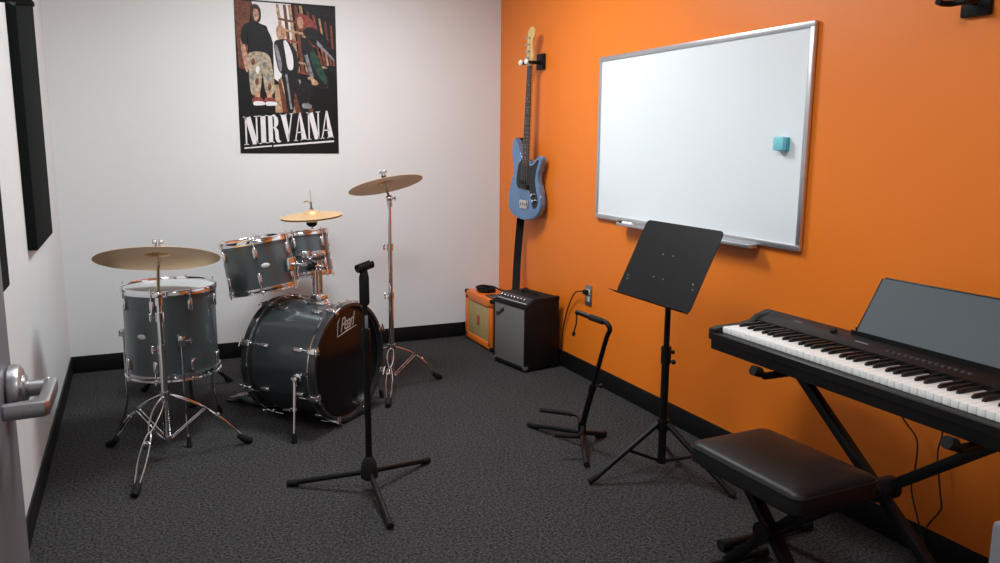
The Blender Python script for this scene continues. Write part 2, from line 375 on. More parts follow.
    poly(mb, [(.66, .78), (.74, .74), (.80, .66), (.86, .56), (.92, .48), (.84, .44), (.74, .50), (.68, .60), (.64, .70)], DK)
    poly(mb, [(.80, .77), (.97, .65), (.98, .625), (.80, .735)], GR, smooth=False)
    poly(mb, [(.76, .70), (.84, .60), (.90, .50), (.86, .48), (.78, .56), (.73, .66)], GN)
    poly(mb, [(.67, .66), (.70, .67), (.76, .52), (.73, .50)], GR, smooth=False)
    poly(mb, [(.70, .52), (.78, .50), (.80, .47), (.72, .475)], TN)
    poly(mb, [(.60, .46), (.72, .50), (.74, .40), (.66, .34), (.60, .38)], DK)
    poly(mb, [(.64, .34), (.72, .335), (.72, .31), (.64, .31)], GR)
    # black lower fade
    poly(mb, [(0, 0), (1, 0), (1, .275), (0, .275)], B, smooth=False)
    poly(mb, [(.70, .27), (1, .27), (1, .34)], B, smooth=False)
    mb.build('picture', cols, t)
    # lettering: condensed fat-face serif capitals climbing to the right
    L = MB(); yb = [0.0]
    def Lp(P): L.prism([(x, y) for x, y in P], 0, .0004)
    def put(ch, x0, w, hh):
        
        q = lambda P: Lt([(x0 + a * w, b * hh) for a, b in P])
        if ch == 'N':
            q([(.10, 0), (.20, 0), (.20, 1), (.10, 1)]); q([(.80, 0), (.90, 0), (.90, 1), (.80, 1)])
            q([(.10, 1), (.46, 1), (.90, 0), (.56, 0)])
            q([(0, 0), (.30, 0), (.30, .03), (0, .03)]); q([(0, .97), (.40, .97), (.40, 1), (0, 1)]); q([(.68, .97), (1, .97), (1, 1), (.68, 1)])
        elif ch == 'I':
            q([(.22, 0), (.78, 0), (.78, 1), (.22, 1)]); q([(0, 0), (1, 0), (1, .03), (0, .03)]); q([(0, .97), (1, .97), (1, 1), (0, 1)])
        elif ch == 'R':
            q([(.08, 0), (.40, 0), (.40, 1), (.08, 1)]); q([(0, 0), (.50, 0), (.50, .03), (0, .03)]); q([(0, .97), (.6, .97), (.6, 1), (0, 1)])
            q([(.40, .97), (.62, .97), (.80, .88), (.84, .75), (.80, .62), (.60, .52), (.40, .52), (.40, .55), (.50, .56), (.53, .75), (.50, .93), (.40, .95)])
            q([(.48, .53), (.68, .53), (.82, .42), (.86, .12), (.93, .05), (1, .06), (1, .02), (.88, -.01), (.70, .01), (.58, .12), (.56, .40)])
        elif ch == 'V':
            q([(.04, 1), (.44, 1), (.66, .25), (.50, 0)]); q([(.50, 0), (.60, 0), (.92, 1), (.84, 1)])
            q([(0, .97), (.52, .97), (.52, 1), (0, 1)]); q([(.72, .97), (1, .97), (1, 1), (.72, 1)])
        elif ch == 'A':
            q([(.44, 1), (.56, 1), (.96, 0), (.58, 0)]); q([(.08, 0), (.16, 0), (.50, .96), (.44, 1)])
            q([(.22, .28), (.68, .28), (.68, .32), (.22, .32)]); q([(0, 0), (.28, 0), (.28, .03), (0, .03)]); q([(.50, 0), (1, 0), (1, .03), (.50, .03)])
    slope = math.tan(math.radians(5.2)); ox, oy = .024, .050
    def Lt(P):
        pts = [(ox + x, oy + y + x * slope) for x, y in P]
        n = len(pts); z0, z1 = -.0022, -.0030
        L.add([(x, z1, y) for x, y in pts] + [(x, z0, y) for x, y in pts], [tuple(range(n))] + [(i, (i + 1) % n, (i + 1) % n + n, i + n) for i in range(n)])
    x = 0; H = .172
    for ch, wd in zip('NIRVANA', (.094, .054, .082, .084, .086, .088, .088)):
        put(ch, x, wd * .98, H); x += wd - .003
    Lt([(0, -.022), (.165, -.022), (.165, -.014), (0, -.014)]); Lt([(.175, -.024), (x, -.027), (x, -.016), (.175, -.014)])
    L.build('lettering', 'p_white', t, 10)
for k, c in dict(p_black=(.006, .0055, .006), p_white=(.70, .69, .71), p_brown=(.14, .045, .025), p_skin=(.46, .25, .17), p_khaki=(.36, .30, .22), p_grey=(.20, .20, .22), p_red=(.22, .05, .035), p_green=(.018, .055, .035), p_dark=(.012, .011, .013), p_tan=(.40, .25, .15), p_hair=(.035, .022, .018)).items():
    MT[k] = mat('poster_ink_' + k[2:], c, .5, spec=.2, var=.55 if k not in ('p_black', 'p_white') else .05, vscale=45)
poster()
# ------------------------------------------------------------------ whiteboard (local: x to viewer's right, -y to the room, origin at lower left corner)
def whiteboard():
    t = thing('whiteboard', 'large aluminium framed whiteboard mounted on the orange wall', 'whiteboard', (-.004, -1.346, .960), -PI / 2)
    BW, BH, FT, D = 1.536, .869, .024, .018
    MB().box((FT * .6, -.010, FT * .6), (BW - FT * .6, 0, BH - FT * .6)).build('writing_surface', 'board', t)
    f = MB()
    f.box((0, -D, 0), (BW, 0, FT), .004).box((0, -D, BH - FT), (BW, 0, BH), .004).box((0, -D, FT * .9), (FT, 0, BH - FT * .9), .004).box((BW - FT, -D, FT * .9), (BW, 0, BH - FT * .9), .004)
    f.build('frame', 'alu', t)
    tr = MB(); x0, x1 = .30, 1.30
    tr.box((x0, -.062, -.012), (x1, -D + .002, -.008), .001).box((x0, -.064, -.012), (x1, -.060, .002), .001).box((x0, -D, -.012), (x1, -D + .006, .006), .001)
    tr.box((x0 - .006, -.064, -.013), (x0, -D, .004), .002).box((x1, -.064, -.013), (x1 + .006, -D, .004), .002)
    tr.build('pen_tray', 'alu', t)
    mk = thing('marker', 'white and black marker pen lying on the whiteboard tray', 'marker pen', (-.045, -1.346 - .37, .962), -PI / 2)
    MB().tube([(-.045, 0, 0), (.045, 0, 0)], .0085, 14).build('barrel', 'white', mk)
    MB().tube([(-.085, 0, 0), (-.045, 0, 0)], [.0082, .0092], 14).build('cap', 'rubber', mk)
    er = thing('eraser', 'small teal block eraser stuck to the whiteboard', 'eraser', (-.0145, -2.762, 1.374), -PI / 2)
    MB().box((-.030, -.012, -.028), (.026, 0, .026), .003).build('felt', 'teal', er)
    MB().box((-.032, -.034, -.026), (.024, -.012, .028), .005).build('cap', 'tealcap', er)
whiteboard()
# ------------------------------------------------------------------ wall outlet with plug
t = thing('outlet', 'metal wall outlet plate on orange wall with one plug in', 'outlet', (0, -1.271, .500), -PI / 2)
MB().box((-.036, -.006, -.060), (.036, 0, .060), .003).build('plate', 'plate', t)
for z in (-.021, .021):
    MB().box((-.018, -.009, z - .015), (.018, -.005, z + .015), .005).build('socket', 'cream', t)
t = thing('power_cord', 'dark red power cord drooping from the outlet behind the black amplifier', 'power cord', (0, -1.271, .521), -PI / 2)
MB().box((-.016, -.036, -.014), (.014, -.0095, .014), .005).build('plug', 'rubber', t)
MB().tube(cat_rom([(-.008, -.034, 0), (-.04, -.040, .0), (-.12, -.030, -.03), (-.21, -.018, -.13), (-.262, -.014, -.24), (-.285, -.014, -.33), (-.295, -.014, -.44), (-.300, -.016, -.505), (-.33, -.02, -.515)], 6, False), .0042, 8).build('cord', 'cable', t)
# ------------------------------------------------------------------ drums
def cyl_M(theta, r, z=0):
    return Matrix.Rotation(theta, 4, 'Z') @ Matrix.Translation((r, 0, z))
def hoop_profile(R, z, s):
    # flanged metal counterhoop at end z, s=+1 for top, closed ring section
    return [(R - .004, z - s * .016), (R + .006, z - s * .016), (R + .007, z - s * .006), (R + .003, z + s * .006), (R + .010, z + s * .008), (R + .010, z + s * .011), (R, z + s * .011), (R - .004, z + s * .004)]
def lug_mb(theta, R, z):
    M_ = cyl_M(theta, R, z); b = MB()
    b.box((-.004, -.011, -.024), (.012, .011, .024), .006, M_, 3)
    b.box((.006, -.007, -.030), (.014, .007, .030), .004, M_, 2)
    return b
def drum(t, R, H, nl, badge=None, top='whitehead', m='wrap', rot=0.2, band=False, lf=.24):
    # local: axis z, top at z = 0, bottom at z = -H
    MB().lathe([(R - .006, -.004), (R - .002, -.003), (R - .002, -H + .003), (R - .006, -H + .004), (R - .010, -H + .02), (R - .010, -.02)], 64, closed=True).build('shell', m, t)
    MB().lathe([(0, .001), (R - .012, .001), (R - .002, -.002), (R - .002, -.005), (0, -.004)], 64).build('batter_head', top, t)
    MB().lathe([(0, -H - .001), (R - .012, -H - .001), (R - .002, -H + .002), (R - .002, -H + .005), (0, -H + .004)], 64).build('resonant_head', top, t)
    for z, s in ((0, 1), (-H, -1)):
        MB().lathe(hoop_profile(R, z, s), 64, closed=True).build('hoop', 'chrome', t)
    for k in range(nl):
        a = rot + 2 * PI * k / nl
        for z in (-H * lf, -H * (1 - lf)):
            lug_mb(a, R - .002, z).build('lug', 'chrome', t)
        for z0, z1 in ((.013, -H * lf + .02), (-H - .013, -H * (1 - lf) - .02)):
            M_ = cyl_M(a, R + .010); b = MB()
            b.tube([M_ @ Vector((0, 0, z0)), M_ @ Vector((0, 0, z1))], .003, 8)
            sg = 1 if z0 > z1 else -1
            b.tube([M_ @ Vector((0, 0, z0 - sg * .002)), M_ @ Vector((0, 0, z0 + sg * .008))], .0048, 8)
            b.box((-.009, -.009, z0 - sg * .010 - .003), (.005, .009, z0 - sg * .010 + .003), .001, M_)
            b.build('tension_rod', 'chrome', t)
    if badge is not None:
        M_ = Matrix.Rotation(badge, 4, 'Z') @ Matrix.Translation((R - .0015, 0, -H * .5)) @ Matrix.Rotation(PI / 2, 4, 'Y')
        MB().lathe([(0, 0), (.013, 0), (.014, .001), (.012, .002), (0, .0022)], 24, M_ @ Matrix.Diagonal((.8, 1.5, 1, 1))).build('badge', 'silver', t)
    if band:
        MB().lathe([(R + .001, -H * .5 - .007), (R + .006, -H * .5 - .007), (R + .006, -H * .5 + .007), (R + .001, -H * .5 + .007)], 64, closed=True).build('suspension_band', 'chrome', t)
def tilted(nx, ny):
    n = Vector((nx, ny, 1)).normalized()
    return n, frame3(n, (0, 1, 0))
def ang_of(mat3, wdir):
    l = mat3.transposed() @ Vector(wdir); return math.atan2(l.y, l.x)
TOCAM = Vector((-.3, -1, 0))
# floor tom
FT = Vector((-2.246, -1.240, 0)); FTZ = .700; FH = .395
t = thing('floor_tom', 'large charcoal floor tom on three chrome legs left of the bass drum', 'drum', (FT.x, FT.y, 0))
def shift_parts(t, names_z):
    for o in t.children: o.location.z += names_z
drum(t, .203, FH, 8, badge=math.radians(-130), rot=math.radians(-68), lf=.15)
shift_parts(t, FTZ)
for k, a in enumerate((-82, 38, 158)):
    a = math.radians(a); d = Vector((math.cos(a), math.sin(a), 0)); R = .203
    lg = MB().tube([d * (R + .022) + Vector((0, 0, .50)), d * (R + .022) + Vector((0, 0, .16)), d * (R + .030) + Vector((0, 0, .12)), d * (R + .060) + Vector((0, 0, .02))], .005, 10).build('leg', 'chrome', t)
    MB().tube([d * (R + .052) + Vector((0, 0, .045)), d * (R + .066) + Vector((0, 0, .001))], [.009, .012], 12).build('rubber_foot', 'rubber', lg)
    b = MB().box((-.004, -.016, -.024), (.030, .016, .024), .005, cyl_M(a, R, FTZ - FH * .55), 2)
    Mk = cyl_M(a, R + .022, FTZ - FH * .55)
    b.tube([Mk @ Vector((0, .01, 0)), Mk @ Vector((0, .045, 0))], .004, 8); b.tube([Mk @ Vector((0, .040, -.014)), Mk @ Vector((0, .040, .014))], .004, 8)
    b.build('leg_bracket', 'chrome', t)
# tom 1 and tom 2
def tom(name_label, C, tl, az, R, H, nl, badge_dir, rot, band=False):
    n, M3 = tilted(tl, az)
    t = thing('tom_drum', name_label, 'drum', C, 0, 'rack toms', M3)
    drum(t, R, H, nl, badge=ang_of(M3, badge_dir), rot=rot, band=band)
    return t, n, M3
t1, n1, M1 = tom('larger charcoal rack tom, tilted, above the left half of the bass drum', (-1.832, -1.081, .880), -.138, .096, .170, .246, 6, (.05, -1, 0), .35)
t2, n2, M2 = tom('smaller charcoal rack tom right of the bigger one, under the hi-hat', (-1.556, -.761, .862), -.078, .187, .155, .229, 6, (-.6, -1, 0), .15, band=True)
# kick drum: local axis z = from back to front head
AZ = 2.2928; ax = Vector((-math.cos(AZ), -math.sin(AZ), 0))      # towards the front head
KL = .431; KR = .280; KF = Vector((-1.4465, -1.4447, .3015))
M3k = frame3(ax, (0, 0, 1))       # local y = up
kt = thing('bass_drum', 'charcoal bass drum with black front head and chrome claws', 'drum', KF - ax * KL * .5, 0, None, M3k)
hl = KL / 2
MB().lathe([(KR - .008, hl - .022), (KR - .003, hl - .020), (KR - .003, -hl + .020), (KR - .008, -hl + .022), (KR - .012, -hl + .04), (KR - .012, hl - .04)], 96, closed=True).build('shell', 'kickwrap', kt)
for z, s, nm in ((hl, 1, 'front_head'), (-hl, -1, 'batter_head')):
    MB().lathe([(0, z - s * .020), (KR - .012, z - s * .020), (KR, z - s * .026), (KR, z - s * .034), (0, z - s * .032)], 96).build(nm, 'head' if s == 1 else 'whitehead', kt)
    MB().lathe([(KR - .002, z), (KR + .013, z), (KR + .014, z - s * .003), (KR + .014, z - s * .040), (KR + .012, z - s * .042), (KR + .001, z - s * .042), (KR - .003, z - s * .03)], 96, closed=True).build('hoop', 'hoop', kt)
    MB().lathe([(KR + .0135, z - s * .034), (KR + .0165, z - s * .034), (KR + .0165, z - s * .040), (KR + .0135, z - s * .040)], 96, closed=True).build('hoop_inlay', 'chrome', kt)
    for k in range(8):
        a = PI / 8 + 2 * PI * k / 8; Mk = cyl_M(a, KR, 0)
        b = MB(); zz = z - s * .002
        b.box((.004, -.016, min(zz, zz - s * .046)), (.026, .016, max(zz, zz - s * .046)), .005, Mk)
        b.box((-.008, -.013, min(zz - s * .001, zz + s * .006)), (.020, .013, max(zz - s * .001, zz + s * .006)), .002, Mk)
        b.build('claw', 'chrome', kt)
        rd = MB().tube([Mk @ Vector((.022, 0, z + s * .012)), Mk @ Vector((.022, 0, z - s * .10))], .0035, 8)
        rd.tube([Mk @ Vector((.022, -.022, z + s * .010)), Mk @ Vector((.022, .022, z + s * .010))], .0042, 8)
        rd.build('tension_rod', 'chrome', kt)
        lug_mb(a, KR - .004, z - s * .115).build('lug', 'chrome', kt)
# spurs
for sgn in (1, -1):
    # bracket on shell side, local coordinates (x right as seen from front head side, y up, z axis)
    lat = Vector((sgn * -1.0, 0, 0)); zz = hl - .10
    a0 = Vector((sgn * -(KR - .002), -.02, zz)); 
    br = MB().lathe([(0, 0), (.024, 0), (.026, .004), (.024, .014), (.014, .020), (0, .020)], 24, Matrix.Translation(a0) @ Matrix.Rotation(-sgn * PI / 2, 4, 'Y'))
    br.box((-.018, -.030, -.018), (.018, .012, .018), .005, Matrix.Translation(a0 + Vector((-sgn * .022, 0, 0))))
    bo = br.build('spur_bracket', 'chrome', kt)
    p0 = a0 + Vector((-sgn * .028, .01, 0)); p1 = Vector((sgn * -(KR + .09), -.275, zz + .035))
    sp = MB().tube([p0, p0.lerp(p1, .55)], .0085, 12).tube([p0.lerp(p1, .5), p1], .006, 12)
    sp.tube([p0.lerp(p1, .53) + Vector((0, 0, -.022)), p0.lerp(p1, .53) + Vector((0, 0, .012))], .005, 8); sp.tube([p0.lerp(p1, .52), p0.lerp(p1, .57)], .011, 12)
    so = sp.build('spur', 'chrome', kt)
    MB().tube([p0.lerp(p1, .93), p1 + Vector((0, -.022, .002))], [.011, .013], 12).build('rubber_tip', 'rubber', so)
# script logo on the front head: upper left as one faces the head
lx, ly = -.004, .194
Mx = Matrix.Translation((lx, ly, hl - .0190)) @ Matrix.Rotation(math.radians(9), 4, 'Z') @ Matrix.Scale(.80, 4)
lg = text_mb('Pearl', .088, Mx @ Matrix.Diagonal((1.0, 1.35, 1, 1)), .0006, .55, .80, .0)
for a, b in (((-.105, -.052), (.098, -.047)),):
    lg.tube([Mx @ Vector((a[0], a[1], 0)), Mx @ Vector((0, -.047, 0)), Mx @ Vector((b[0], b[1], 0))], [.0012, .003, .0012], 6)
lg.tube([Mx @ Vector(v) for v in ((-.105, -.052, 0), (-.085, .03, 0), (-.06, .055, 0))], [.001, .002, .001], 6)
lg.build('logo', 'silver', kt)
# tom mount post on the bass drum
mt_ = thing('tom_holder', 'chrome twin tube tom holder standing on top of the bass drum', 'tom holder', (0, 0, 0))
kc = KF - ax * (KL * .42); pb = Vector((kc.x, kc.y, KF.z + KR - .006))
b = MB().box((-.05, -.035, 0), (.05, .035, .014), .005, Matrix.Translation(pb) @ Matrix.Rotation(AZ, 4, 'Z'))
b.box((-.034, -.028, .012), (.034, .028, .05), .006, Matrix.Translation(pb) @ Matrix.Rotation(AZ, 4, 'Z')); b.build('mount_base', 'chrome', mt_)
lat = Vector((ax.y, -ax.x, 0)) * -1                      # to the right as seen in the picture
for sgn, tgt, nn in ((-1, Vector((-1.832, -1.081, .880)), n1), (1, Vector((-1.556, -.761, .862)), n2)):
    q0 = pb + lat * (sgn * .017) + Vector((0, 0, .01)); q1 = q0 + Vector((0, 0, .25))
    Rr = .170 if sgn < 0 else .155; Hh = .246 if sgn < 0 else .229
    Cc = tgt - nn * Hh * .5; dd = (Vector((q1.x, q1.y, 0)) - Vector((Cc.x, Cc.y, 0))).normalized()
    end = Cc + dd * (Rr + .010); end.z = Cc.z + .01
    MB().tube([q0, q1], .0095, 14).build('post', 'chrome', mt_)
    e2 = Vector((q1.x, q1.y, end.z))
    a_ = MB().tube([e2 + Vector((0, 0, -.03)), e2, e2.lerp(end, .3), end], [.008, .008, .008, .008], 12); a_.sphere(e2, .019); a_.build('arm', 'chrome', mt_)
    cl = MB().box((-.022, -.022, -.018), (.022, .022, .018), .006, Matrix.Translation(q1 - Vector((0, 0, .02))))
    cl.tube([q1 + Vector((-.03, -.02, -.02)), q1 + Vector((.03, .02, -.02))], .004, 8); cl.build('clamp', 'chrome', mt_); MB().box((-.012, -.03, -.035), (.012, -.012, .0), .004, Matrix.Translation(q1 + Vector((-.03, -.01, -.05))) @ Matrix.Rotation(.4, 4, 'Y')).build('tilter_handle', 'rubber', mt_)
    b = MB().box((-.016, -.030, -.034), (.004, .030, .034), .005, Matrix.Translation(end) @ Matrix.Rotation(math.atan2(-dd.y, -dd.x), 4, 'Z')); b.build('tom_bracket', 'chrome', mt_)
# black rubber feet of the tom ring under the larger tom, and bracket
# bass drum pedal at the batter side
pk = KF - ax * (KL + .015)
pt = thing('bass_drum_pedal', 'chrome footboard pedal behind the bass drum', 'drum pedal', (pk.x, pk.y, 0), math.atan2(ax.y, ax.x))
b = MB().box((-.33, -.045, .002), (.0, .045, .010), .003); b.build('base_plate', 'satin', pt)
Mp = Matrix.Translation((-.31, 0, .018)) @ Matrix.Rotation(math.radians(-14), 4, 'Y')
fb = MB().prism([(0, -.042), (.10, -.042), (.25, -.030), (.25, .030), (.10, .042), (0, .042)], 0, .008, Mp, .002, 1)
for k in range(5): fb.box((.04 + k * .035, -.028, .008), (.05 + k * .035, .028, .011), .001, Mp)
fb.build('footboard', 'darkchrome', pt)
for s in (-1, 1): MB().tube([(-.02, s * .06, .004), (-.02, s * .055, .20)], .008, 10).build('upright', 'chrome', pt)
MB().tube([(-.02, -.06, .20), (-.02, .06, .20)], .006, 10).build('axle', 'chrome', pt)
b = MB().tube([(-.02, 0, .20), (-.055, 0, .33)], .004, 8); b.build('beater_rod', 'chrome', pt)
MB().sphere((-.058, 0, .345), .024, .9, 1, 1.1).build('beater', 'cream', pt)
# drum throne behind the floor tom
tt = thing('drum_throne', 'low black round drum stool standing behind the floor tom', 'stool', (-2.16, -.66, 0))
MB().lathe([(0, .355), (.14, .355), (.155, .37), (.160, .40), (.150, .425), (.12, .437), (0, .440)], 40).build('seat', 'leather', tt)
MB().tube([(0, 0, .08), (0, 0, .36)], .014, 14).build('post', 'darkchrome', tt)
for k in range(3):
    a = math.radians(30 + 120 * k); d = Vector((math.cos(a), math.sin(a), 0))
    l_ = MB().tube([d * .02 + Vector((0, 0, .24)), d * .25 + Vector((0, 0, .022))], .010, 10).tube([d * .02 + Vector((0, 0, .10)), d * .15 + Vector((0, 0, .13))], .006, 8).build('leg', 'black', tt)
    MB().tube([d * .235 + Vector((0, 0, .036)), d * .265 + Vector((0, 0, .002))], [.014, .018], 12).build('rubber_foot', 'rubber', l_)
# ------------------------------------------------------------------ cymbals and stands
def cymbal(name, label, C, n, R, bell, group='cymbals', inverted=False):
    M3 = frame3(n, (0, 1, 0))
    t = thing(name, label, 'cymbal', C, 0, group, M3)
    s = -1 if inverted else 1; th = .0013
    P = []
    for k in range(15):
        r = R - (R - bell) * k / 14; P.append((r, s * (.105 * (R - r) * (1 - .25 * r / R))))
    zb = P[-1][1]
    for k in range(1, 9):
        a = k / 8 * PI / 2; P.append((bell * math.cos(a) if k < 8 else .006, zb + s * .022 * math.sin(a)))
    up_ = P; dn = [(r, z - th) for r, z in P][::-1]
    MB().lathe([*up_, *dn], 72, closed=True).build('bow', 'cymbal', t, 50)
    return t, zb + s * .022
def wingnut(t, z, mb=None):
    b = MB().lathe([(0, z), (.011, z), (.012, z + .004), (.011, z + .012), (.006, z + .014), (.005, z + .022), (0, z + .023)], 16)
    b.box((-.022, -.0025, z + .016), (-.004, .0025, z + .034), .0015).box((.004, -.0025, z + .016), (.022, .0025, z + .034), .0015)
    return b
def stand(label, base, feet, hubz, botz, topP, n, group=None, joints=(), drop=.035):
    """double braced tripod cymbal stand; base (x, y), feet world xy list, topP = where the tilter holds the cymbal"""
    t = thing('cymbal_stand', label, 'cymbal stand', (base[0], base[1], 0), 0, group)
    O = Vector((base[0], base[1], 0)); top = Vector(topP) - O; n = Vector(n).normalized()
    arm0 = top - n * .05; knee = Vector((0, 0, 0)) ; knee.z = arm0.z - drop
    j1, j2 = joints
    MB().tube([(0, 0, botz), (0, 0, j1)], .0145, 16).build('lower_tube', 'chrome', t)
    MB().tube([(0, 0, j1), (0, 0, j2)], .0122, 16).build('middle_tube', 'chrome', t)
    MB().tube([(0, 0, j2), (0, 0, knee.z)], .0092, 14).build('upper_tube', 'chrome', t)
    for z in (j1, j2):
        c = MB().tube([(0, 0, z - .028), (0, 0, z + .010)], .0175, 16)
        c.tube([(0, 0, z - .010), (-.040, -.012, z - .010)], .0045, 8); c.tube([(-.036, -.011, z - .024), (-.036, -.011, z + .004)], .0045, 8); c.sphere((-.036, -.011, z + .006), .006); c.build('collar', 'chrome', t)
    c = MB().sphere(tuple(knee), .019); c.tube([knee - Vector((0, 0, .045)), knee - Vector((0, 0, .012))], .015, 14); c.tube([knee - Vector((0, 0, .02)), knee], .012, 14); c.tube([knee + Vector((-.01, 0, 0)), knee + Vector((.034, -.008, 0))], .004, 8); c.tube([knee + Vector((.030, -.008, -.012)), knee + Vector((.030, -.008, .012))], .004, 8)
    c.tube([knee, knee.lerp(arm0, .6), arm0], .0065, 12); c.tube([arm0, top + n * .045], .0032, 8); c.tube([arm0, arm0 + n * .018], .009, 12); c.build('tilter', 'chrome', t)
    Mn = Matrix.Translation(top) @ frame3(n, (0, 1, 0)).to_4x4()
    wb = wingnut(t, 0); wb2 = MB(); wb2.v = [Mn @ (v + Vector((0, 0, .034))) for v in wb.v]; wb2.f = wb.f; wb2.mi = wb.mi; wb2.build('wing_nut', 'plate', t)
    fm = MB().lathe([(0, .020), (.014, .020), (.015, .024), (.014, .034), (0, .034)], 16, Mn); fm.build('felt', 'rubber', t)
    MB().tube([(0, 0, hubz - .020), (0, 0, hubz + .018)], .022, 18).build('hub', 'darkchrome', t)
    MB().tube([(0, 0, botz - .006), (0, 0, botz + .018)], .019, 16).build('lower_hub', 'darkchrome', t)
    for fx, fy in feet:
        f = Vector((fx, fy, 0)) - O; d = f.normalized(); L = f.length; pd = Vector((-d.y, d.x, 0))
        A = d * .022 + Vector((0, 0, hubz)); B = d * (L - .03) + Vector((0, 0, .030))
        l_ = MB()
        for s in (-1, 1):
            pts = []
            for k in range(25):
                u = k / 24; p_ = A.lerp(B, u); p_.z += math.sin(u * PI) * .035
                sep = abs(math.sin(u * 2 * PI)) ** .6 * .014 + .003
                pts.append(p_ + pd * s * sep)
            l_.tube(pts, .0034, 8)
        lo = l_.build('leg', 'chrome', t)
        m_ = A.lerp(B, .62); m_.z += .033
        MB().box((-.010, -.013, -.008), (.010, .013, .008), .003, Matrix.Translation(m_)).build('rivet_block', 'chrome', lo)
        br = MB()
        for s in (-1, 1): br.tube([d * .016 + pd * s * .010 + Vector((0, 0, botz + .006)), A.lerp(B, .46) + pd * s * .010 + Vector((0, 0, .033))], .0030, 8)
        br.build('brace', 'chrome', t)
        rb = MB().tube([d * (L - .060) + Vector((0, 0, .048)), d * (L - .028) + Vector((0, 0, .024)), d * L + Vector((0, 0, .013))], [.012, .018, .0135], 12)
        rb.build('rubber_foot', 'rubber', lo)
    return t
nL = Vector((.047, .35, 1)).normalized(); CL = Vector((-2.290, -1.490, .862))
cyl, zt = cymbal('ride_cymbal', 'large bronze cymbal tilted over the floor tom', CL, nL, .256, .052)
stand('chrome cymbal stand with braced legs in front of the floor tom', (-2.300, -1.605), [(-2.546, -1.359), (-1.945, -1.563), (-2.44, -1.99)], .285, .085, CL + nL * .018, nL, 'cymbal stands', (.50, .64), .105)
nR = Vector((-.132, .311, 1)).normalized(); CR = Vector((-1.122, -.985, 1.137))
cymbal('crash_cymbal', 'bronze cymbal tilted high on the stand right of the bass drum', CR, nR, .204, .042)
stand('tall chrome cymbal stand to the right of the bass drum', (-1.118, -1.035), [(-1.23, -1.33), (-.795, -.947), (-1.34, -.80)], .245, .075, CR + nR * .016, nR, 'cymbal stands', (.545, .815))
# hi-hat
HX = Vector((-1.425, -.470, 0)); nH = Vector((-.075, -.035, 1)).normalized()
cymbal('hi_hat_cymbal', 'upper bronze hi-hat cymbal behind the smaller rack tom', HX + Vector((0, 0, .937)), nH, .178, .045, 'hi-hat pair')
cymbal('hi_hat_cymbal', 'lower bronze hi-hat cymbal facing down under its pair', HX + Vector((0, 0, .928)), nH, .178, .045, 'hi-hat pair', True)
ht = thing('hi_hat_stand', 'chrome hi-hat stand behind the smaller rack tom', 'hi-hat stand', tuple(HX))
MB().tube([(0, 0, .05), (0, 0, .80)], .0125, 14).build('lower_tube', 'chrome', ht)
MB().tube([(0, 0, .78), (0, 0, .885)], .008, 12).build('upper_tube', 'chrome', ht)
MB().lathe([(0, .872), (.016, .872), (.030, .884), (.032, .904), (.020, .912), (0, .912)], 20).build('cup', 'rubber', ht)
MB().tube([(0, 0, .88), (-.004, 0, 1.085)], .0030, 8).build('pull_rod', 'chrome', ht)
c = MB().tube([(-.001, 0, .978), (-.002, 0, 1.018)], .0075, 12); c.tube([(-.002, 0, 1.015), (-.030, -.01, 1.023), (-.046, -.015, 1.016)], .0035, 8); c.tube([(0, 0, .975), (0, 0, .982)], .013, 12); c.build('clutch', 'darkchrome', ht)
for k in range(3):
    a = math.radians(100 + 120 * k); d = Vector((math.cos(a), math.sin(a), 0))
    lo = MB().tube([d * .02 + Vector((0, 0, .30)), d * .24 + Vector((0, 0, .03))], .006, 8).tube([d * .015 + Vector((0, 0, .10)), d * .14 + Vector((0, 0, .155))], .004, 8).build('leg', 'chrome', ht)
    MB().tube([d * .225 + Vector((0, 0, .042)), d * .255 + Vector((0, 0, .012))], [.010, .013], 10).build('rubber_foot', 'rubber', lo)
MB().prism([(-.30, -.035), (-.05, -.03), (-.05, .03), (-.30, .035)], .012, .022, Matrix.Rotation(math.radians(-40), 4, 'Z'), .003, 1).build('footboard', 'darkchrome', ht)
# ------------------------------------------------------------------ microphone stand
mx, my = -1.585, -2.275
t = thing('microphone_stand', 'black tripod microphone stand with empty clip in front of the bass drum', 'microphone stand', (mx, my, 0))
MB().tube([(0, 0, .055), (-.002, .0, .60)], .0128, 16).build('lower_tube', 'satin', t)
MB().tube([(-.002, 0, .58), (-.006, 0, .80)], .0108, 14).build('upper_tube', 'satin', t)
MB().lathe([(0, .755), (.015, .755), (.0195, .762), (.0190, .860), (.015, .882), (0, .882)], 20, Matrix.Translation((-.005, 0, 0))).build('clutch_grip', 'rubber', t)
MB().lathe([(0, .585), (.0155, .585), (.0172, .59), (.0172, .655), (.0155, .66), (0, .66)], 20, Matrix.Translation((-.002, 0, 0))).build('height_collar', 'satin', t)
MB().box((-.006, -.0145, .665), (.006, -.0090, .715), .001, Matrix.Translation((-.002, .002, 0))).build('white_sticker', 'greybox', t)
c = MB().box((-.013, -.014, .875), (.013, .014, .900), .005, Matrix.Translation((-.006, 0, 0)))
Mc = Matrix.Translation((-.006, 0, .903)) @ Matrix.Rotation(math.radians(20), 4, 'Z') @ Matrix.Rotation(math.radians(78), 4, 'Y')
arc = []
for k in range(15):
    a = math.radians(40 + 280 * k / 14); arc.append((math.cos(a) * -.017, math.sin(a) * .017))
arc2 = [(x * .78, y * .78) for x, y in arc][::-1]
c.prism([(x, y) for x, y in arc + arc2], -.030, .040, Mc, .001, 1)
c.build('microphone_clip', 'rubber', t)
MB().lathe([(0, .050), (.024, .050), (.034, .058), (.034, .085), (.028, .120), (.018, .140), (.013, .146), (0, .146)], 24).build('hub', 'rubber', t)
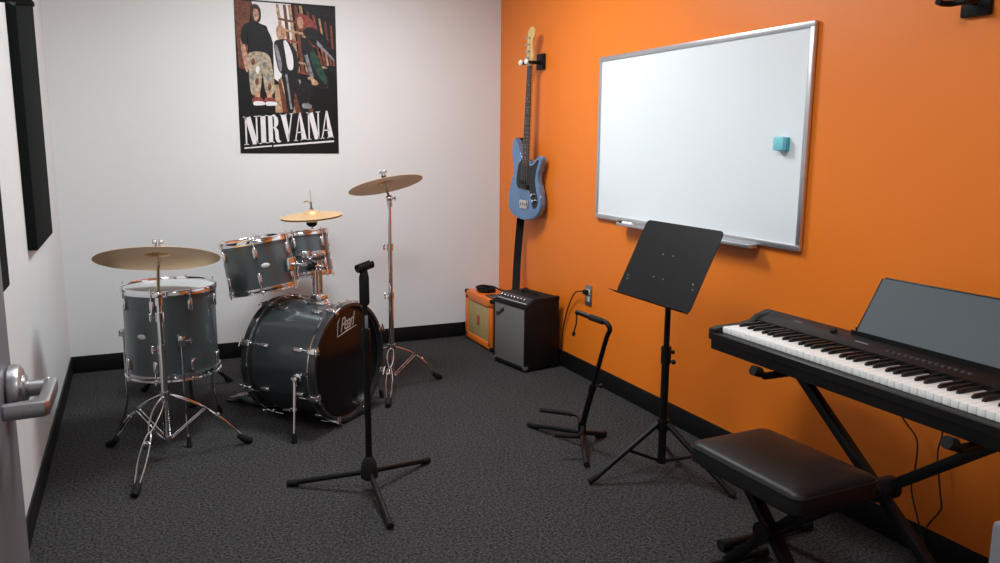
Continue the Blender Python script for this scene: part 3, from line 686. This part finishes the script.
for fx, fy in ((-1.876, -2.105), (-1.275, -2.098), (-1.603, -2.626)):
    d = Vector((fx - mx, fy - my, 0)); L = d.length; d.normalize()
    lo = MB().tube([d * .02 + Vector((0, 0, .078)), d * (L - .02) + Vector((0, 0, .016))], .0108, 12).build('leg', 'satin', t)
    MB().tube([d * (L - .045) + Vector((0, 0, .019)), d * L + Vector((0, 0, .0135))], [.0130, .0135], 12).build('rubber_foot', 'rubber', lo)
# ------------------------------------------------------------------ music stand (local x to viewer's right = world -y)
bx, by = -.424, -2.606
t = thing('music_stand', 'black music stand with flat tilted desk by orange wall', 'music stand', (bx, by, 0))
DC = Vector((-.436 - bx, -2.600 - by, .896)); nD = Vector((-math.cos(.451), 0, math.sin(.451))); uD = Vector((math.sin(.451), 0, math.cos(.451))); wD = Vector((0, -1, 0))
Mdk = Matrix(((wD.x, uD.x, nD.x), (wD.y, uD.y, nD.y), (wD.z, uD.z, nD.z))).to_4x4(); Mdk.translation = DC
def rrect(x0, y0, x1, y1, r, n=6):
    P = []
    for cx, cy, a0 in ((x1 - r, y1 - r, 0), (x0 + r, y1 - r, 90), (x0 + r, y0 + r, 180), (x1 - r, y0 + r, 270)):
        for k in range(n + 1): a = math.radians(a0 + 90 * k / n); P.append((cx + r * math.cos(a), cy + r * math.sin(a)))
    return P
dk = MB().prism(rrect(-.25, -.17, .25, .17, .022), -.0012, .0012, Mdk)
dk.box((-.25, -.1705, -.0012), (.25, -.1685, .046), .0008, Mdk)
desk_ = dk.build('desk', 'desk', t)
rv = MB()
for x, y in ((-.045, .035), (.02, .035), (-.045, -.065), (.02, -.065), (-.215, -.085), (-.21, -.10), (.205, -.055), (.215, -.075)):
    rv.lathe([(0, .001), (.0045, .001), (.0035, .0028), (0, .0032)], 10, Mdk @ Matrix.Translation((x, y, 0)))
rv.build('rivets', 'darkchrome', desk_)
MB().box((-.07, -.10, -.014), (.07, .06, -.001), .003, Mdk).build('back_bracket', 'satin', t)
sh = MB().tube([Mdk @ Vector((0, -.03, -.014)), Vector((0.002, 0, .80)), Vector((0, 0, .74)), Vector((0, 0, .46))], .0120, 14); sh.build('inner_tube', 'satin', t)
MB().tube([(0, 0, .07), (0, 0, .52)], .0165, 16).build('outer_tube', 'satin', t)
c = MB().tube([(0, 0, .485), (0, 0, .555)], .0210, 16); c.tube([(0, 0, .50), (.006, -.042, .50)], .005, 8); c.sphere((.006, -.044, .50), .010); c.tube([(0, 0, .535), (.006, -.035, .54)], .005, 8); c.sphere((.006, -.036, .54), .009); c.build('height_clamp', 'satin', t)
MB().tube([(0, 0, .20), (0, 0, .245)], .025, 18).build('leg_collar', 'satin', t)
MB().tube([(0, 0, .055), (0, 0, .08)], .019, 16).build('lower_collar', 'satin', t)
for fx, fy in ((-.752, -2.572), (-.293, -2.912), (-.225, -2.345)):
    d = Vector((fx - bx, fy - by, 0)); L = d.length; d.normalize()
    lo = MB().tube([d * .022 + Vector((0, 0, .228)), d * (L - .01) + Vector((0, 0, .014))], .0115, 12).build('leg', 'satin', t)
    MB().tube([d * (L - .04) + Vector((0, 0, .035)), d * L + Vector((0, 0, .0140))], [.0135, .0140], 12).build('rubber_foot', 'rubber', lo)
    mid = d * (.022 + (L - .03) * .46) + Vector((0, 0, .228 + (.014 - .228) * .46))
    MB().tube([d * .014 + Vector((0, 0, .066)), mid], .0068, 8).build('brace', 'satin', t)
# ------------------------------------------------------------------ guitar stand
gx, gy = -.575, -2.205
t = thing('guitar_stand', 'empty black tubular guitar stand on carpet beside the music stand', 'guitar stand', (gx, gy, 0))
lean = Vector((.012, -.100, 0)); H0 = Vector((0, 0, .10)); top_ = Vector((-.595 - gx + .005, -2.425 - gy - .012, .625))
fwd = Vector((-.24, .97, 0)).normalized()
MB().tube([H0 - (top_ - H0).normalized() * .05, H0.lerp(top_, .42)], .0140, 14).build('lower_tube', 'satin', t)
yk = cat_rom([tuple(H0.lerp(top_, .38)), tuple(H0.lerp(top_, .85)), tuple(top_ + Vector((.002, .004, -.02))), tuple(top_ + Vector((-.006, .030, .006))), tuple(top_ + fwd * .085 + Vector((0, 0, .008))), tuple(top_ + fwd * .17 + Vector((-.012, 0, .022))), tuple(top_ + fwd * .185 + Vector((-.012, 0, .018)))], 6, False)
MB().tube(yk, .0105, 12).build('upper_tube', 'satin', t)
a_ = top_ + fwd * .02 + Vector((0, 0, .004)); b_ = top_ + fwd * .115 + Vector((-.003, 0, .012))
MB().tube([a_.lerp(b_, .2), b_], .0135, 12).build('neck_pad', 'rubber', t)
e_ = top_ + fwd * .185 + Vector((-.012, 0, .018)); 
st_ = MB().tube([e_, e_ + Vector((-.002, 0, -.045)), e_ + Vector((-.010, .006, -.085))], .0035, 8); st_.sphere(tuple(e_ + Vector((-.010, .006, -.092))), .010, .8, .8, 1.2); st_.build('retaining_strap', 'rubber', t)
kp = H0.lerp(top_, .42)
c = MB().tube([kp - (top_ - H0).normalized() * .03, kp + (top_ - H0).normalized() * .012], .0165, 14); c.tube([kp, kp + Vector((.03, -.012, 0))], .004, 8); c.sphere(tuple(kp + Vector((.032, -.013, 0))), .010); c.build('clamp', 'satin', t)
MB().tube([(0, .003, .045), (0, -.002, .125)], .019, 16).build('hub', 'satin', t)
for fx, fy in ((-.678, -1.868), (-.398, -2.120), (-.673, -2.418)):
    d = Vector((fx - gx, fy - gy, 0)); L = d.length; d.normalize()
    lo = MB().tube([Vector((0, 0, .072)), d * (L - .02) + Vector((0, 0, .014))], .0115, 12).build('leg', 'satin', t)
    MB().tube([d * (L - .07) + Vector((0, 0, .018)), d * L + Vector((0, 0, .0135))], .0128, 12).build('rubber_foot', 'rubber', lo)
for P in ([(-.545, -2.135, .100), (-.522, -2.065, .098), (-.556, -2.012, .100), (-.654, -1.940, .106)], [(-.598, -2.250, .100), (-.640, -2.292, .098), (-.672, -2.296, .100), (-.745, -2.262, .106)]):
    q = cat_rom([(0, 0, .108)] + [(x - gx, y - gy, z) for x, y, z in P], 6, False)
    lo = MB().tube(q, .0075, 10).build('cradle_arm', 'satin', t)
    MB().tube(q[15:], .0115, 12).build('foam_sleeve', 'rubber', lo)
# ------------------------------------------------------------------ bass guitar
Mb = Matrix.Rotation(math.radians(-77), 4, 'Z') @ Matrix.Rotation(math.radians(2.4), 4, 'Y')
n_loc = Vector((0, -1, 0))
bt = thing('bass_guitar', 'blue electric bass guitar with black pickguard hanging on orange wall', 'bass guitar', (-.082, -.600, .885), 0, None, Mb.to_3x3())
FX = Matrix.Rotation(PI / 2, 4, 'X')       # (x, y, z)->(x, -z, y): extrusion +z goes to -y (front)
BO = [(0, 0), (.06, .004), (.115, .024), (.150, .062), (.163, .110), (.155, .160), (.136, .208), (.122, .250), (.122, .292), (.134, .332), (.148, .366), (.152, .392), (.140, .410), (.116, .405), (.088, .382), (.060, .362), (.036, .358), (.030, .372), (-.030, .388), (-.042, .396), (-.062, .420), (-.080, .458), (-.096, .487), (-.115, .508), (-.136, .500), (-.147, .462), (-.142, .400), (-.130, .335), (-.128, .285), (-.138, .238), (-.155, .190), (-.168, .135), (-.168, .085), (-.150, .042), (-.110, .014), (-.055, .002)]
ol = [(v.x, v.y) for v in cat_rom([(x, y, 0) for x, y in BO], 5)]
MB().prism(ol, -.022, .022, FX, .009, 4).build('body', 'bluebody', bt, 50)
GP = [(-.028, .395), (-.045, .372), (-.070, .345), (-.080, .300), (-.085, .250), (-.080, .215), (-.055, .195), (.030, .192), (.055, .175), (.070, .130), (.090, .085), (.115, .085), (.132, .115), (.125, .160), (.108, .205), (.098, .260), (.106, .320), (.122, .365), (.124, .385), (.110, .383), (.085, .358), (.055, .345), (.034, .350)]
MB().prism([(v.x, v.y) for v in cat_rom([(x, y, 0) for x, y in GP], 4)], .022, .0245, FX).build('pickguard', 'guard', bt)
for (x0, x1, y) in ((-.040, .002, .235), (-.002, .040, .208)):
    MB().box((x0, -.034, y - .014), (x1, -.024, y + .014), .004).build('pickup', 'rubber', bt)
for x, y in ((.088, .165), (.100, .128)):
    MB().lathe([(0, .0245), (.010, .0245), (.0095, .040), (.007, .042), (0, .042)], 20, FX @ Matrix.Translation((x, y, 0))).build('knob', 'chrome', bt)
br = MB().box((-.040, -.028, .070), (.040, -.022, .125), .002)
for k in range(4): br.box((-.034 + k * .018, -.036, .092), (-.022 + k * .018, -.027, .118), .002)
br.build('bridge', 'chrome', bt)
# neck, fingerboard, headstock
nk = MB()
sec = [(.340, .031), (.955, .0205)]
def neckring(y, w_):
    return [(w_ * math.cos(a), -.020 + (.022 * math.sin(a)) , y) for a in [PI * k / 8 for k in range(9)]]
r0 = neckring(*sec[0]); r1 = neckring(*sec[1]); nk.add(r0 + r1, [(k, k + 1, k + 10, k + 9) for k in range(8)] + [(8, 0, 9, 17), tuple(range(9))[::-1], tuple(range(9, 18))])
HS = [(-.0205, .955), (-.024, .985), (-.033, 1.003), (-.036, 1.030), (-.034, 1.080), (-.034, 1.130), (-.026, 1.165), (-.002, 1.186), (.022, 1.180), (.034, 1.158), (.030, 1.130), (.016, 1.105), (.016, 1.060), (.024, 1.010), (.0205, .975), (.0205, .955)]
nk.prism([(v.x, v.y) for v in cat_rom([(x, y, 0) for x, y in HS], 4)], .006, .020, FX, .002, 1)
nk.build('neck', 'maple', bt)
fbm = MB().prism([(-.0315, .335), (.0315, .335), (.0205, .955), (-.0205, .955)], .020, .0265, FX, .001, 1); fbo = fbm.build('fingerboard', 'rosewood', bt)
fr = MB()
for k in range(1, 21):
    y = .955 - .864 * (1 - 2 ** (-k / 12)); w_ = .0205 + (.955 - y) / .62 * .011
    fr.tube([(-w_, -.0265, y), (w_, -.0265, y)], .0011, 6)
fr.build('frets', 'darkchrome', fbo)
dots = MB()
for k in (3, 5, 7, 9, 15, 17, 19):
    y = .955 - .864 * (1 - 2 ** (-(k - .5) / 12)); dots.lathe([(0, .0263), (.003, .0263), (.003, .0268), (0, .0268)], 10, FX @ Matrix.Translation((0, y, 0)))
dots.build('inlay_dots', 'cream', fbo)
MB().box((-.0205, -.029, .953), (.0205, -.019, .958), .001).build('nut', 'cream', bt)
for k in range(4):
    xs = -.0145 + k * .0097; ys = (1.000, 1.040, 1.080, 1.120)[k]
    MB().tube([(xs * 1.9, -.0345, .105), (xs, -.029, .956), (-.010 + k * .002, -.026, ys)], .0012 - .0002 * k, 6).build('string', 'darkchrome', bt)
    tk = MB().tube([(-.012 + k * .002, -.018, ys), (-.012 + k * .002, -.034, ys)], .0062, 12); tk.tube([(-.030, -.012, ys), (-.046, -.012, ys)], .0025, 8)
    tk.prism(rrect(-.060, ys - .010, -.044, ys + .010, .006, 4), .010, .014, FX); tk.build('tuning_peg', 'darkchrome', bt)
st = MB(); 
# ------------------------------------------------------------------ guitar strap hanging behind the bass down to the amplifier
def ribbon(path, wdir, wd, th):
    b = MB(); path = [Vector(p) for p in path]; k = len(path); vs = []
    for i, p_ in enumerate(path):
        tt_ = (path[min(i + 1, k - 1)] - path[max(i - 1, 0)]).normalized(); wv = Vector(wdir).normalized(); nv = tt_.cross(wv).normalized()
        for a, c_ in ((-1, -1), (1, -1), (1, 1), (-1, 1)): vs.append(p_ + wv * a * wd / 2 + nv * c_ * th / 2)
    fs = [(i * 4 + j, i * 4 + (j + 1) % 4, (i + 1) * 4 + (j + 1) % 4, (i + 1) * 4 + j) for i in range(k - 1) for j in range(4)] + [(0, 1, 2, 3), tuple(range((k - 1) * 4, k * 4))[::-1]]
    return b.add(vs, fs)
sp_ = cat_rom([(-.085, -.495, 1.40), (-.058, -.495, 1.37), (-.048, -.478, 1.20), (-.050, -.470, 1.0), (-.060, -.470, .86), (-.078, -.480, .70), (-.098, -.505, .58), (-.128, -.560, .49), (-.170, -.640, .434), (-.200, -.690, .4285)], 6, False)
tag(ribbon(sp_, (.88, -.47, 0), .050, .0035).build('guitar_strap', 'strap'), 'black webbing strap hanging behind the blue bass down onto the black amplifier', 'guitar strap')
# ------------------------------------------------------------------ orange amplifier (local x right, front at y=0 facing -y)
ot = thing('amplifier', 'small orange guitar amplifier with tan grille cloth in the room corner', 'amplifier', (-.287, -.060, 0), -PI / 2, 'practice amplifiers')
AW, AH, AD = .455, .350, .235
c = MB()
c.box((0, .012, .012), (AW, AD, AH), .008); fr_ = .052
c.box((0, 0, .012), (AW, .02, .012 + .045), .006).box((0, 0, AH - .058), (AW, .02, AH), .006).box((0, 0, .03), (.052, .02, AH - .03), .006).box((AW - .052, 0, .03), (AW, .02, AH - .03), .006)
c.build('cabinet', 'otolex', ot)
go = MB().box((.050, .006, .052), (AW - .050, .014, AH - .052), .002).build('grille', 'basket', ot)
lo_ = MB()
lo_.box((AW / 2 - .018, .002, .14), (AW / 2 + .018, .0065, .175), .002).prism([(AW / 2 - .022, .18), (AW / 2 + .022, .18), (AW / 2 + .016, .21), (AW / 2, .192), (AW / 2 - .016, .21)], -.006, -.002, FX)
lo_.build('crest', 'red', go)
MB().box((AW - .17, .03, AH - .002), (AW - .02, .15, AH + .008), .003).build('control_panel', 'panel', ot)
for x in (0, AW):
    for z in (.012, AH): 
        MB().box((x - .004 if x == 0 else x - .024, -.004, z - .004 if z < .1 else z - .022), (x + .024 if x == 0 else x + .004, .026, z + .022 if z < .1 else z + .004), .006).build('corner_protector', 'rubber', ot)
for x in (.04, AW - .04):
    for y in (.04, AD - .04): MB().lathe([(0, 0), (.012, 0), (.014, .014), (0, .014)], 14, Matrix.Translation((x, y, 0))).build('foot', 'rubber', ot)
# coiled cable on top
ct = thing('cable_coil', 'black coil of cable lying on top of the orange amplifier', 'cable', (-.19, -.20, AH + .001))
cb = []
for k in range(120):
    a = k * 2 * PI / 24; r = .048 + .010 * math.sin(k * .37); cb.append((r * math.cos(a) * 1.1, r * math.sin(a) * 1.3, .007 + .006 * (k // 24) + .003 * math.sin(k * .7)))
cb += [(.06 + .02 * k, -.02 - .045 * k, .020 - .003 * k) for k in range(1, 4)]
MB().tube(cb, .0062, 8).build('cord', 'rubber', ct)
MB().tube([(.10, -.145, .016), (.06, -.19, .010)], .009, 10).build('jack_plug', 'red', ct)
# ------------------------------------------------------------------ black amplifier
al = -math.radians(80)
ft_ = thing('amplifier', 'black amplifier with silver grey grille and top control knobs', 'amplifier', (-.350, -.695, 0), al, 'practice amplifiers')
BW_, BH_, BD_ = .342, .447, .255
prof = [(0, .014), (BD_, .014), (BD_, BH_ - .010), (BD_ - .01, BH_), (.070, BH_), (.000, BH_ - .040)]     # (y, z) side section, sloped front top
Ms = Matrix(((0, 0, 1, 0), (1, 0, 0, 0), (0, 1, 0, 0), (0, 0, 0, 1)))
c = MB().prism([(y + .012 if y < .01 else y, z) for y, z in prof], 0, BW_, Ms, .003, 2)
c.box((0, -.002, .014), (BW_, .014, .034), .004).box((0, -.002, .02), (.014, .014, BH_ - .045), .004).box((BW_ - .014, -.002, .02), (BW_, .014, BH_ - .045), .004).box((0, -.002, BH_ - .058), (BW_, .014, BH_ - .044), .003)
c.build('cabinet', 'tolex', ft_)
go = MB().box((.012, .002, .032), (BW_ - .012, .012, BH_ - .056), .003).build('grille', 'grille', ft_)
text_mb('Fender', .040, Matrix.Translation((.072, .0008, BH_ - .115)) @ FX @ Matrix.Rotation(math.radians(32), 4, 'Z'), .0006, .35, .9, .0008).build('logo', 'rubber', go)
sl = math.atan2(.040, .058); Mc_ = Matrix.Translation((0, .012, BH_ - .040)) @ Matrix.Rotation(sl, 4, 'X')
MB().box((.012, .003, .000), (BW_ - .012, .066, .004), .001, Mc_).build('control_panel', 'panel', ft_)
for k in range(8):
    MB().lathe([(0, .003), (.0085, .003), (.0075, .016), (.005, .018), (0, .018)], 16, Mc_ @ Matrix.Translation((.045 + k * .034, .036, 0))).build('knob', 'darkchrome', ft_)
MB().box((.02, .012, .0042), (BW_ - .02, .015, .0048), 0, Mc_).build('panel_print', 'silver', ft_)
hd = MB().tube(cat_rom([(.10, .15, BH_), (.11, .15, BH_ + .012), (.18, .15, BH_ + .017), (.25, .15, BH_ + .012), (.26, .15, BH_)], 5, False), .007, 10); hd.build('handle', 'rubber', ft_)
for x in (0, BW_):
    for y in (0, BD_):
        for z in (.014, BH_):
            if z > .1 and y == 0: continue
            s = .026
            MB().box((x - .003 if x == 0 else x - s, y - .003 if y == 0 else y - s, z - .003 if z < .1 else z - s), (x + s if x == 0 else x + .003, y + s if y == 0 else y + .003, z + s if z < .1 else z + .003), .007).build('corner_protector', 'satin' if y else 'plate', ft_)
for x in (.04, BW_ - .04):
    for y in (.04, BD_ - .04): MB().lathe([(0, 0), (.012, 0), (.014, .016), (0, .016)], 14, Matrix.Translation((x, y, 0))).build('foot', 'rubber', ft_)
# ------------------------------------------------------------------ digital piano (local x along keyboard, y towards the wall)
pt = thing('digital_piano', 'black digital piano with white keys on a folding cross stand', 'digital piano', (-.555, -3.022, 0), -PI / 2)
PLN = 1.292
def sec_prism(profile, x0, x1, name, m, parent, bev=.003):
    return MB().prism(profile, x0, x1, Ms, bev, 2).build(name, m, parent)
lower = [(.004, .664), (.27, .656), (.285, .665), (.285, .70), (.002, .70)]
sec_prism(lower, .012, PLN - .012, 'lower_case', 'pianoblack', pt)
keybed = [(0, .698), (.286, .698), (.288, .765), (.272, .781), (.258, .783), (.200, .764), (.188, .756), (.186, .722), (.030, .722), (.026, .7245), (.004, .7245), (0, .721)]
sec_prism(keybed, .030, PLN - .030, 'upper_case', 'pianoblack', pt)
capp = [(0, .698), (.286, .698), (.288, .765), (.272, .781), (.258, .784), (.200, .768), (.180, .752), (.130, .744), (.030, .742), (.002, .736), (0, .732)]
for x0, x1 in ((0, .0335), (PLN - .0335, PLN)): sec_prism(capp, x0, x1, 'end_cheek', 'pianoblack', pt, .004)
K0, KW = .0345, .0235
wk = MB().box((.0004, .0, -.0210), (KW - .0004, .150, 0), .0018, None, 2)
first = None
for k in range(52):
    if first is None: o = first = wk.build('white_key', 'key', pt)
    else: o = first.copy(); COL.objects.link(o); o.parent = pt
    o.location = (K0 + k * KW, .033, .7445)
bk = MB().prism([(0, 0), (.095, 0), (.095, .012), (.012, .012), (.003, .008)], -.0052, .0052, Matrix(((0, 0, 1, 0), (1, 0, 0, 0), (0, 1, 0, 0), (0, 0, 0, 1))), .0018, 2)
firstb = None
names = 'ABCDEFG'
for k in range(51):
    if names[k % 7] in 'ACDFG':
        if firstb is None: o = firstb = bk.build('black_key', 'bkey', pt)
        else: o = firstb.copy(); COL.objects.link(o); o.parent = pt
        off = {'C': -.0025, 'D': .0025, 'F': -.003, 'G': 0, 'A': .003}[names[k % 7]]
        o.location = (K0 + (k + 1) * KW + off, .085, .7435)
# panel details
Mpn = Matrix.Translation((0, .200, .7645)) @ Matrix.Rotation(math.atan2(.019, .058), 4, 'X')
kn = MB().lathe([(0, 0), (.011, 0), (.012, .002), (.010, .006), (.008, .007), (0, .007)], 24, Mpn @ Matrix.Translation((.335, .036, 0)))
kn.build('volume_slider', 'rubber', pt)
bt_ = MB()
for k in range(14): bt_.box((.56 + k * .020, .010, .0), (.572 + k * .020, .015, .0015), .0005, Mpn)
bt_.build('buttons', 'pianorest', pt)
pr_ = MB()
for k in range(14): pr_.box((.562 + k * .020, .006, .0), (.570 + k * .020, .0072, .0006), 0, Mpn)
pr_.box((.165, .030, 0), (.205, .0345, .0006), 0, Mpn).box((.44, .012, 0), (.49, .018, .0006), 0, Mpn)
pr_.build('panel_print', 'greybox', pt)
# music rest
r0_, r1_ = .405, .905
sec_prism([(.243, .776), (.270, .780), (.270, .800), (.262, .800), (.262, .788), (.246, .786), (.243, .794)], r0_ - .01, r1_ + .01, 'rest_holder', 'pianoblack', pt, .001)
Mr = Matrix.Translation((0, .256, .786)) @ Matrix.Rotation(math.radians(90 - 31), 4, 'X')
ro = MB().prism(rrect(r0_, 0, r1_, .196, .012), -.002, .003, Mr, .0008, 1).build('music_rest', 'pianorest', pt); ro['label'] = 'smoky grey glossy music rest'
eb = MB(); 
eb.box((r0_ - .002, 0, -.003), (r0_ + .002, .192, .0045), .001, Mr).box((r0_ + .008, .193, -.003), (r1_ - .008, .198, .0045), .001, Mr).box((r1_ - .002, 0, -.003), (r1_ + .002, .192, .0045), .001, Mr)
eb.build('rest_edge', 'pianoblack', ro)
# ------------------------------------------------------------------ folding cross stand
xt = thing('keyboard_stand', 'black folding X shaped stand carrying the digital piano', 'keyboard stand', (-.41, -3.665, 0))
def sqbar(a, b, w_=.030, h_=.030, bev=.003, n_hint=(1, 0, 0)):
    a = Vector(a); b = Vector(b); d = b - a; L = d.length; M_ = frame3(d, n_hint).to_4x4(); M_.translation = a
    return MB().box((-w_ / 2, -h_ / 2, 0), (w_ / 2, h_ / 2, L), bev, M_)
for sx, ys in ((-.018, 1), (.018, -1)):
    sqbar((sx, .335 * ys, .640), (sx, -.440 * ys, .030)).build('crossing_bar', 'satin', xt)
    MB().tube([(-.205, .335 * ys, .668), (-.185, .335 * ys, .661), (-.165, .335 * ys, .646), (.175, .335 * ys, .642)], .0120, 14).build('top_arm', 'satin', xt)
    MB().tube([(-.214, .335 * ys, .671), (-.205, .335 * ys, .668), (-.186, .335 * ys, .661)], .0165, 14).build('rubber_sleeve', 'rubber', xt)
    MB().tube([(.15, .335 * ys, .642), (.197, .335 * ys, .642)], .0135, 14).build('rubber_sleeve', 'rubber', xt)
    MB().tube([(-.185, -.445 * ys, .022), (.175, -.445 * ys, .022)], .0150, 14).build('foot_bar', 'satin', xt)
    for x in (-.185, .175):
        MB().tube([(x - .022, -.445 * ys, .022), (x + .022, -.445 * ys, .022)], .0195, 14).build('foot_cap', 'rubber', xt)
c = MB().lathe([(0, -.045), (.030, -.045), (.034, -.038), (.034, .040), (0, .040)], 24, Matrix.Translation((0, 0, .375)) @ Matrix.Rotation(PI / 2, 4, 'Y'))
c.box((-.040, -.045, .350), (-.034, .045, .40), .003); c.build('pivot', 'satin', xt)
c = MB().tube([(-.045, 0, .375), (-.075, 0, .375)], .010, 12); c.lathe([(0, 0), (.022, 0), (.024, .004), (.020, .016), (0, .016)], 12, Matrix.Translation((-.088, 0, .375)) @ Matrix.Rotation(PI / 2, 4, 'Y')); c.build('locking_knob', 'rubber', xt)
# ------------------------------------------------------------------ piano bench
bnx = thing('piano_bench', 'black padded piano bench with crossed legs in front of the keyboard', 'bench', (-.672, -3.518, 0), math.radians(-90 + 1.5))
def cushion(w_, d_, z0, z1):
    bm = bmesh.new(); nx, ny = 24, 16; g = {}
    outl = []
    prof_ = [(0, z0), (0.0, z0 + .012), (0, z1 - .022), (.005, z1 - .008), (.016, z1 - .001), (.04, z1 + .003), (.10, z1 + .008)]
    rings = []
    for ins, z in prof_:
        P = rrect(-w_ / 2 + ins, -d_ / 2 + ins, w_ / 2 - ins, d_ / 2 - ins, max(.035 - ins * .3, .006), 6)
        rings.append([bm.verts.new((x, y, z)) for x, y in P])
    for a, b in zip(rings, rings[1:]):
        n_ = len(a)
        for i in range(n_): bm.faces.new((a[i], a[(i + 1) % n_], b[(i + 1) % n_], b[i]))
    bm.faces.new(rings[0][::-1]); bm.faces.new(rings[-1])
    return MB().frombm(bm)
cu_ = cushion(.452, .318, .400, .462); co_ = cu_.build('seat_cushion', 'leather', bnx, 50)
pts = [(x, y, .446) for x, y in rrect(-.2265, -.1595, .2265, .1595, .035, 6)]; pts.append(pts[0])
MB().tube(pts, .0035, 6, False).build('piping', 'leather', co_)
MB().box((-.195, -.135, .380), (.195, .135, .402), .004).build('seat_frame', 'satin', bnx)
for sx in (-1, 1):
    sqbar((sx * .150, .015 * sx, .384), (-sx * .203, .015 * sx, .028), .026, .040, .003, (0, 1, 0)).build('leg', 'satin', bnx)
for sx in (-1, 1):
    MB().tube([(sx * .205, -.16, .020), (sx * .205, .16, .020)], .0135, 12).build('foot_bar', 'satin', bnx)
    for y in (-.16, .16): MB().tube([(sx * .205, y - .02, .020), (sx * .205, y + .02, .020)], .0185, 12).build('foot_cap', 'rubber', bnx)
c = MB().tube([(0, -.05, .232), (0, .05, .232)], .012, 12); c.lathe([(0, 0), (.030, 0), (.032, .004), (.032, .018), (0, .020)], 20, Matrix.Translation((0, -.040, .232)) @ Matrix.Rotation(PI / 2, 4, 'X')); c.build('pivot', 'satin', bnx)
# ------------------------------------------------------------------ cables behind the piano
def wallcable(label, P, x=-.02):
    loc = Vector(P[0]); b = MB().tube([v - loc for v in cat_rom(P, 6, False)], .0028, 8)
    o = b.build('cable', 'cable'); o.location = loc; return tag(o, label, 'cable', 'cables under the piano')
wallcable('thin dark cable hanging under the piano, the nearer to the cross stand pivot', [(-.27, -3.30, .660), (-.20, -3.35, .60), (-.08, -3.40, .52), (-.045, -3.435, .455), (-.03, -3.475, .40), (-.025, -3.475, .30), (-.02, -3.465, .22), (-.02, -3.505, .118), (-.02, -3.53, .06), (-.03, -3.56, .006)])
wallcable('thin dark cable hanging under the piano, further right, kinked near the skirting', [(-.27, -3.46, .660), (-.18, -3.50, .62), (-.05, -3.535, .55), (-.025, -3.558, .46), (-.022, -3.548, .38), (-.022, -3.572, .25), (-.022, -3.580, .20), (-.02, -3.545, .135), (-.02, -3.515, .07), (-.03, -3.50, .006)])
# ------------------------------------------------------------------ light grey cabinet cut by the lower right picture corner
gb = thing('storage_box', 'light grey metal box at the lower right corner in front of the piano', 'cabinet', (-.728, -4.440, 0))
MB().box((-.143, -.16, .0), (.14, .154, .648), .008).build('body', 'greybox', gb)
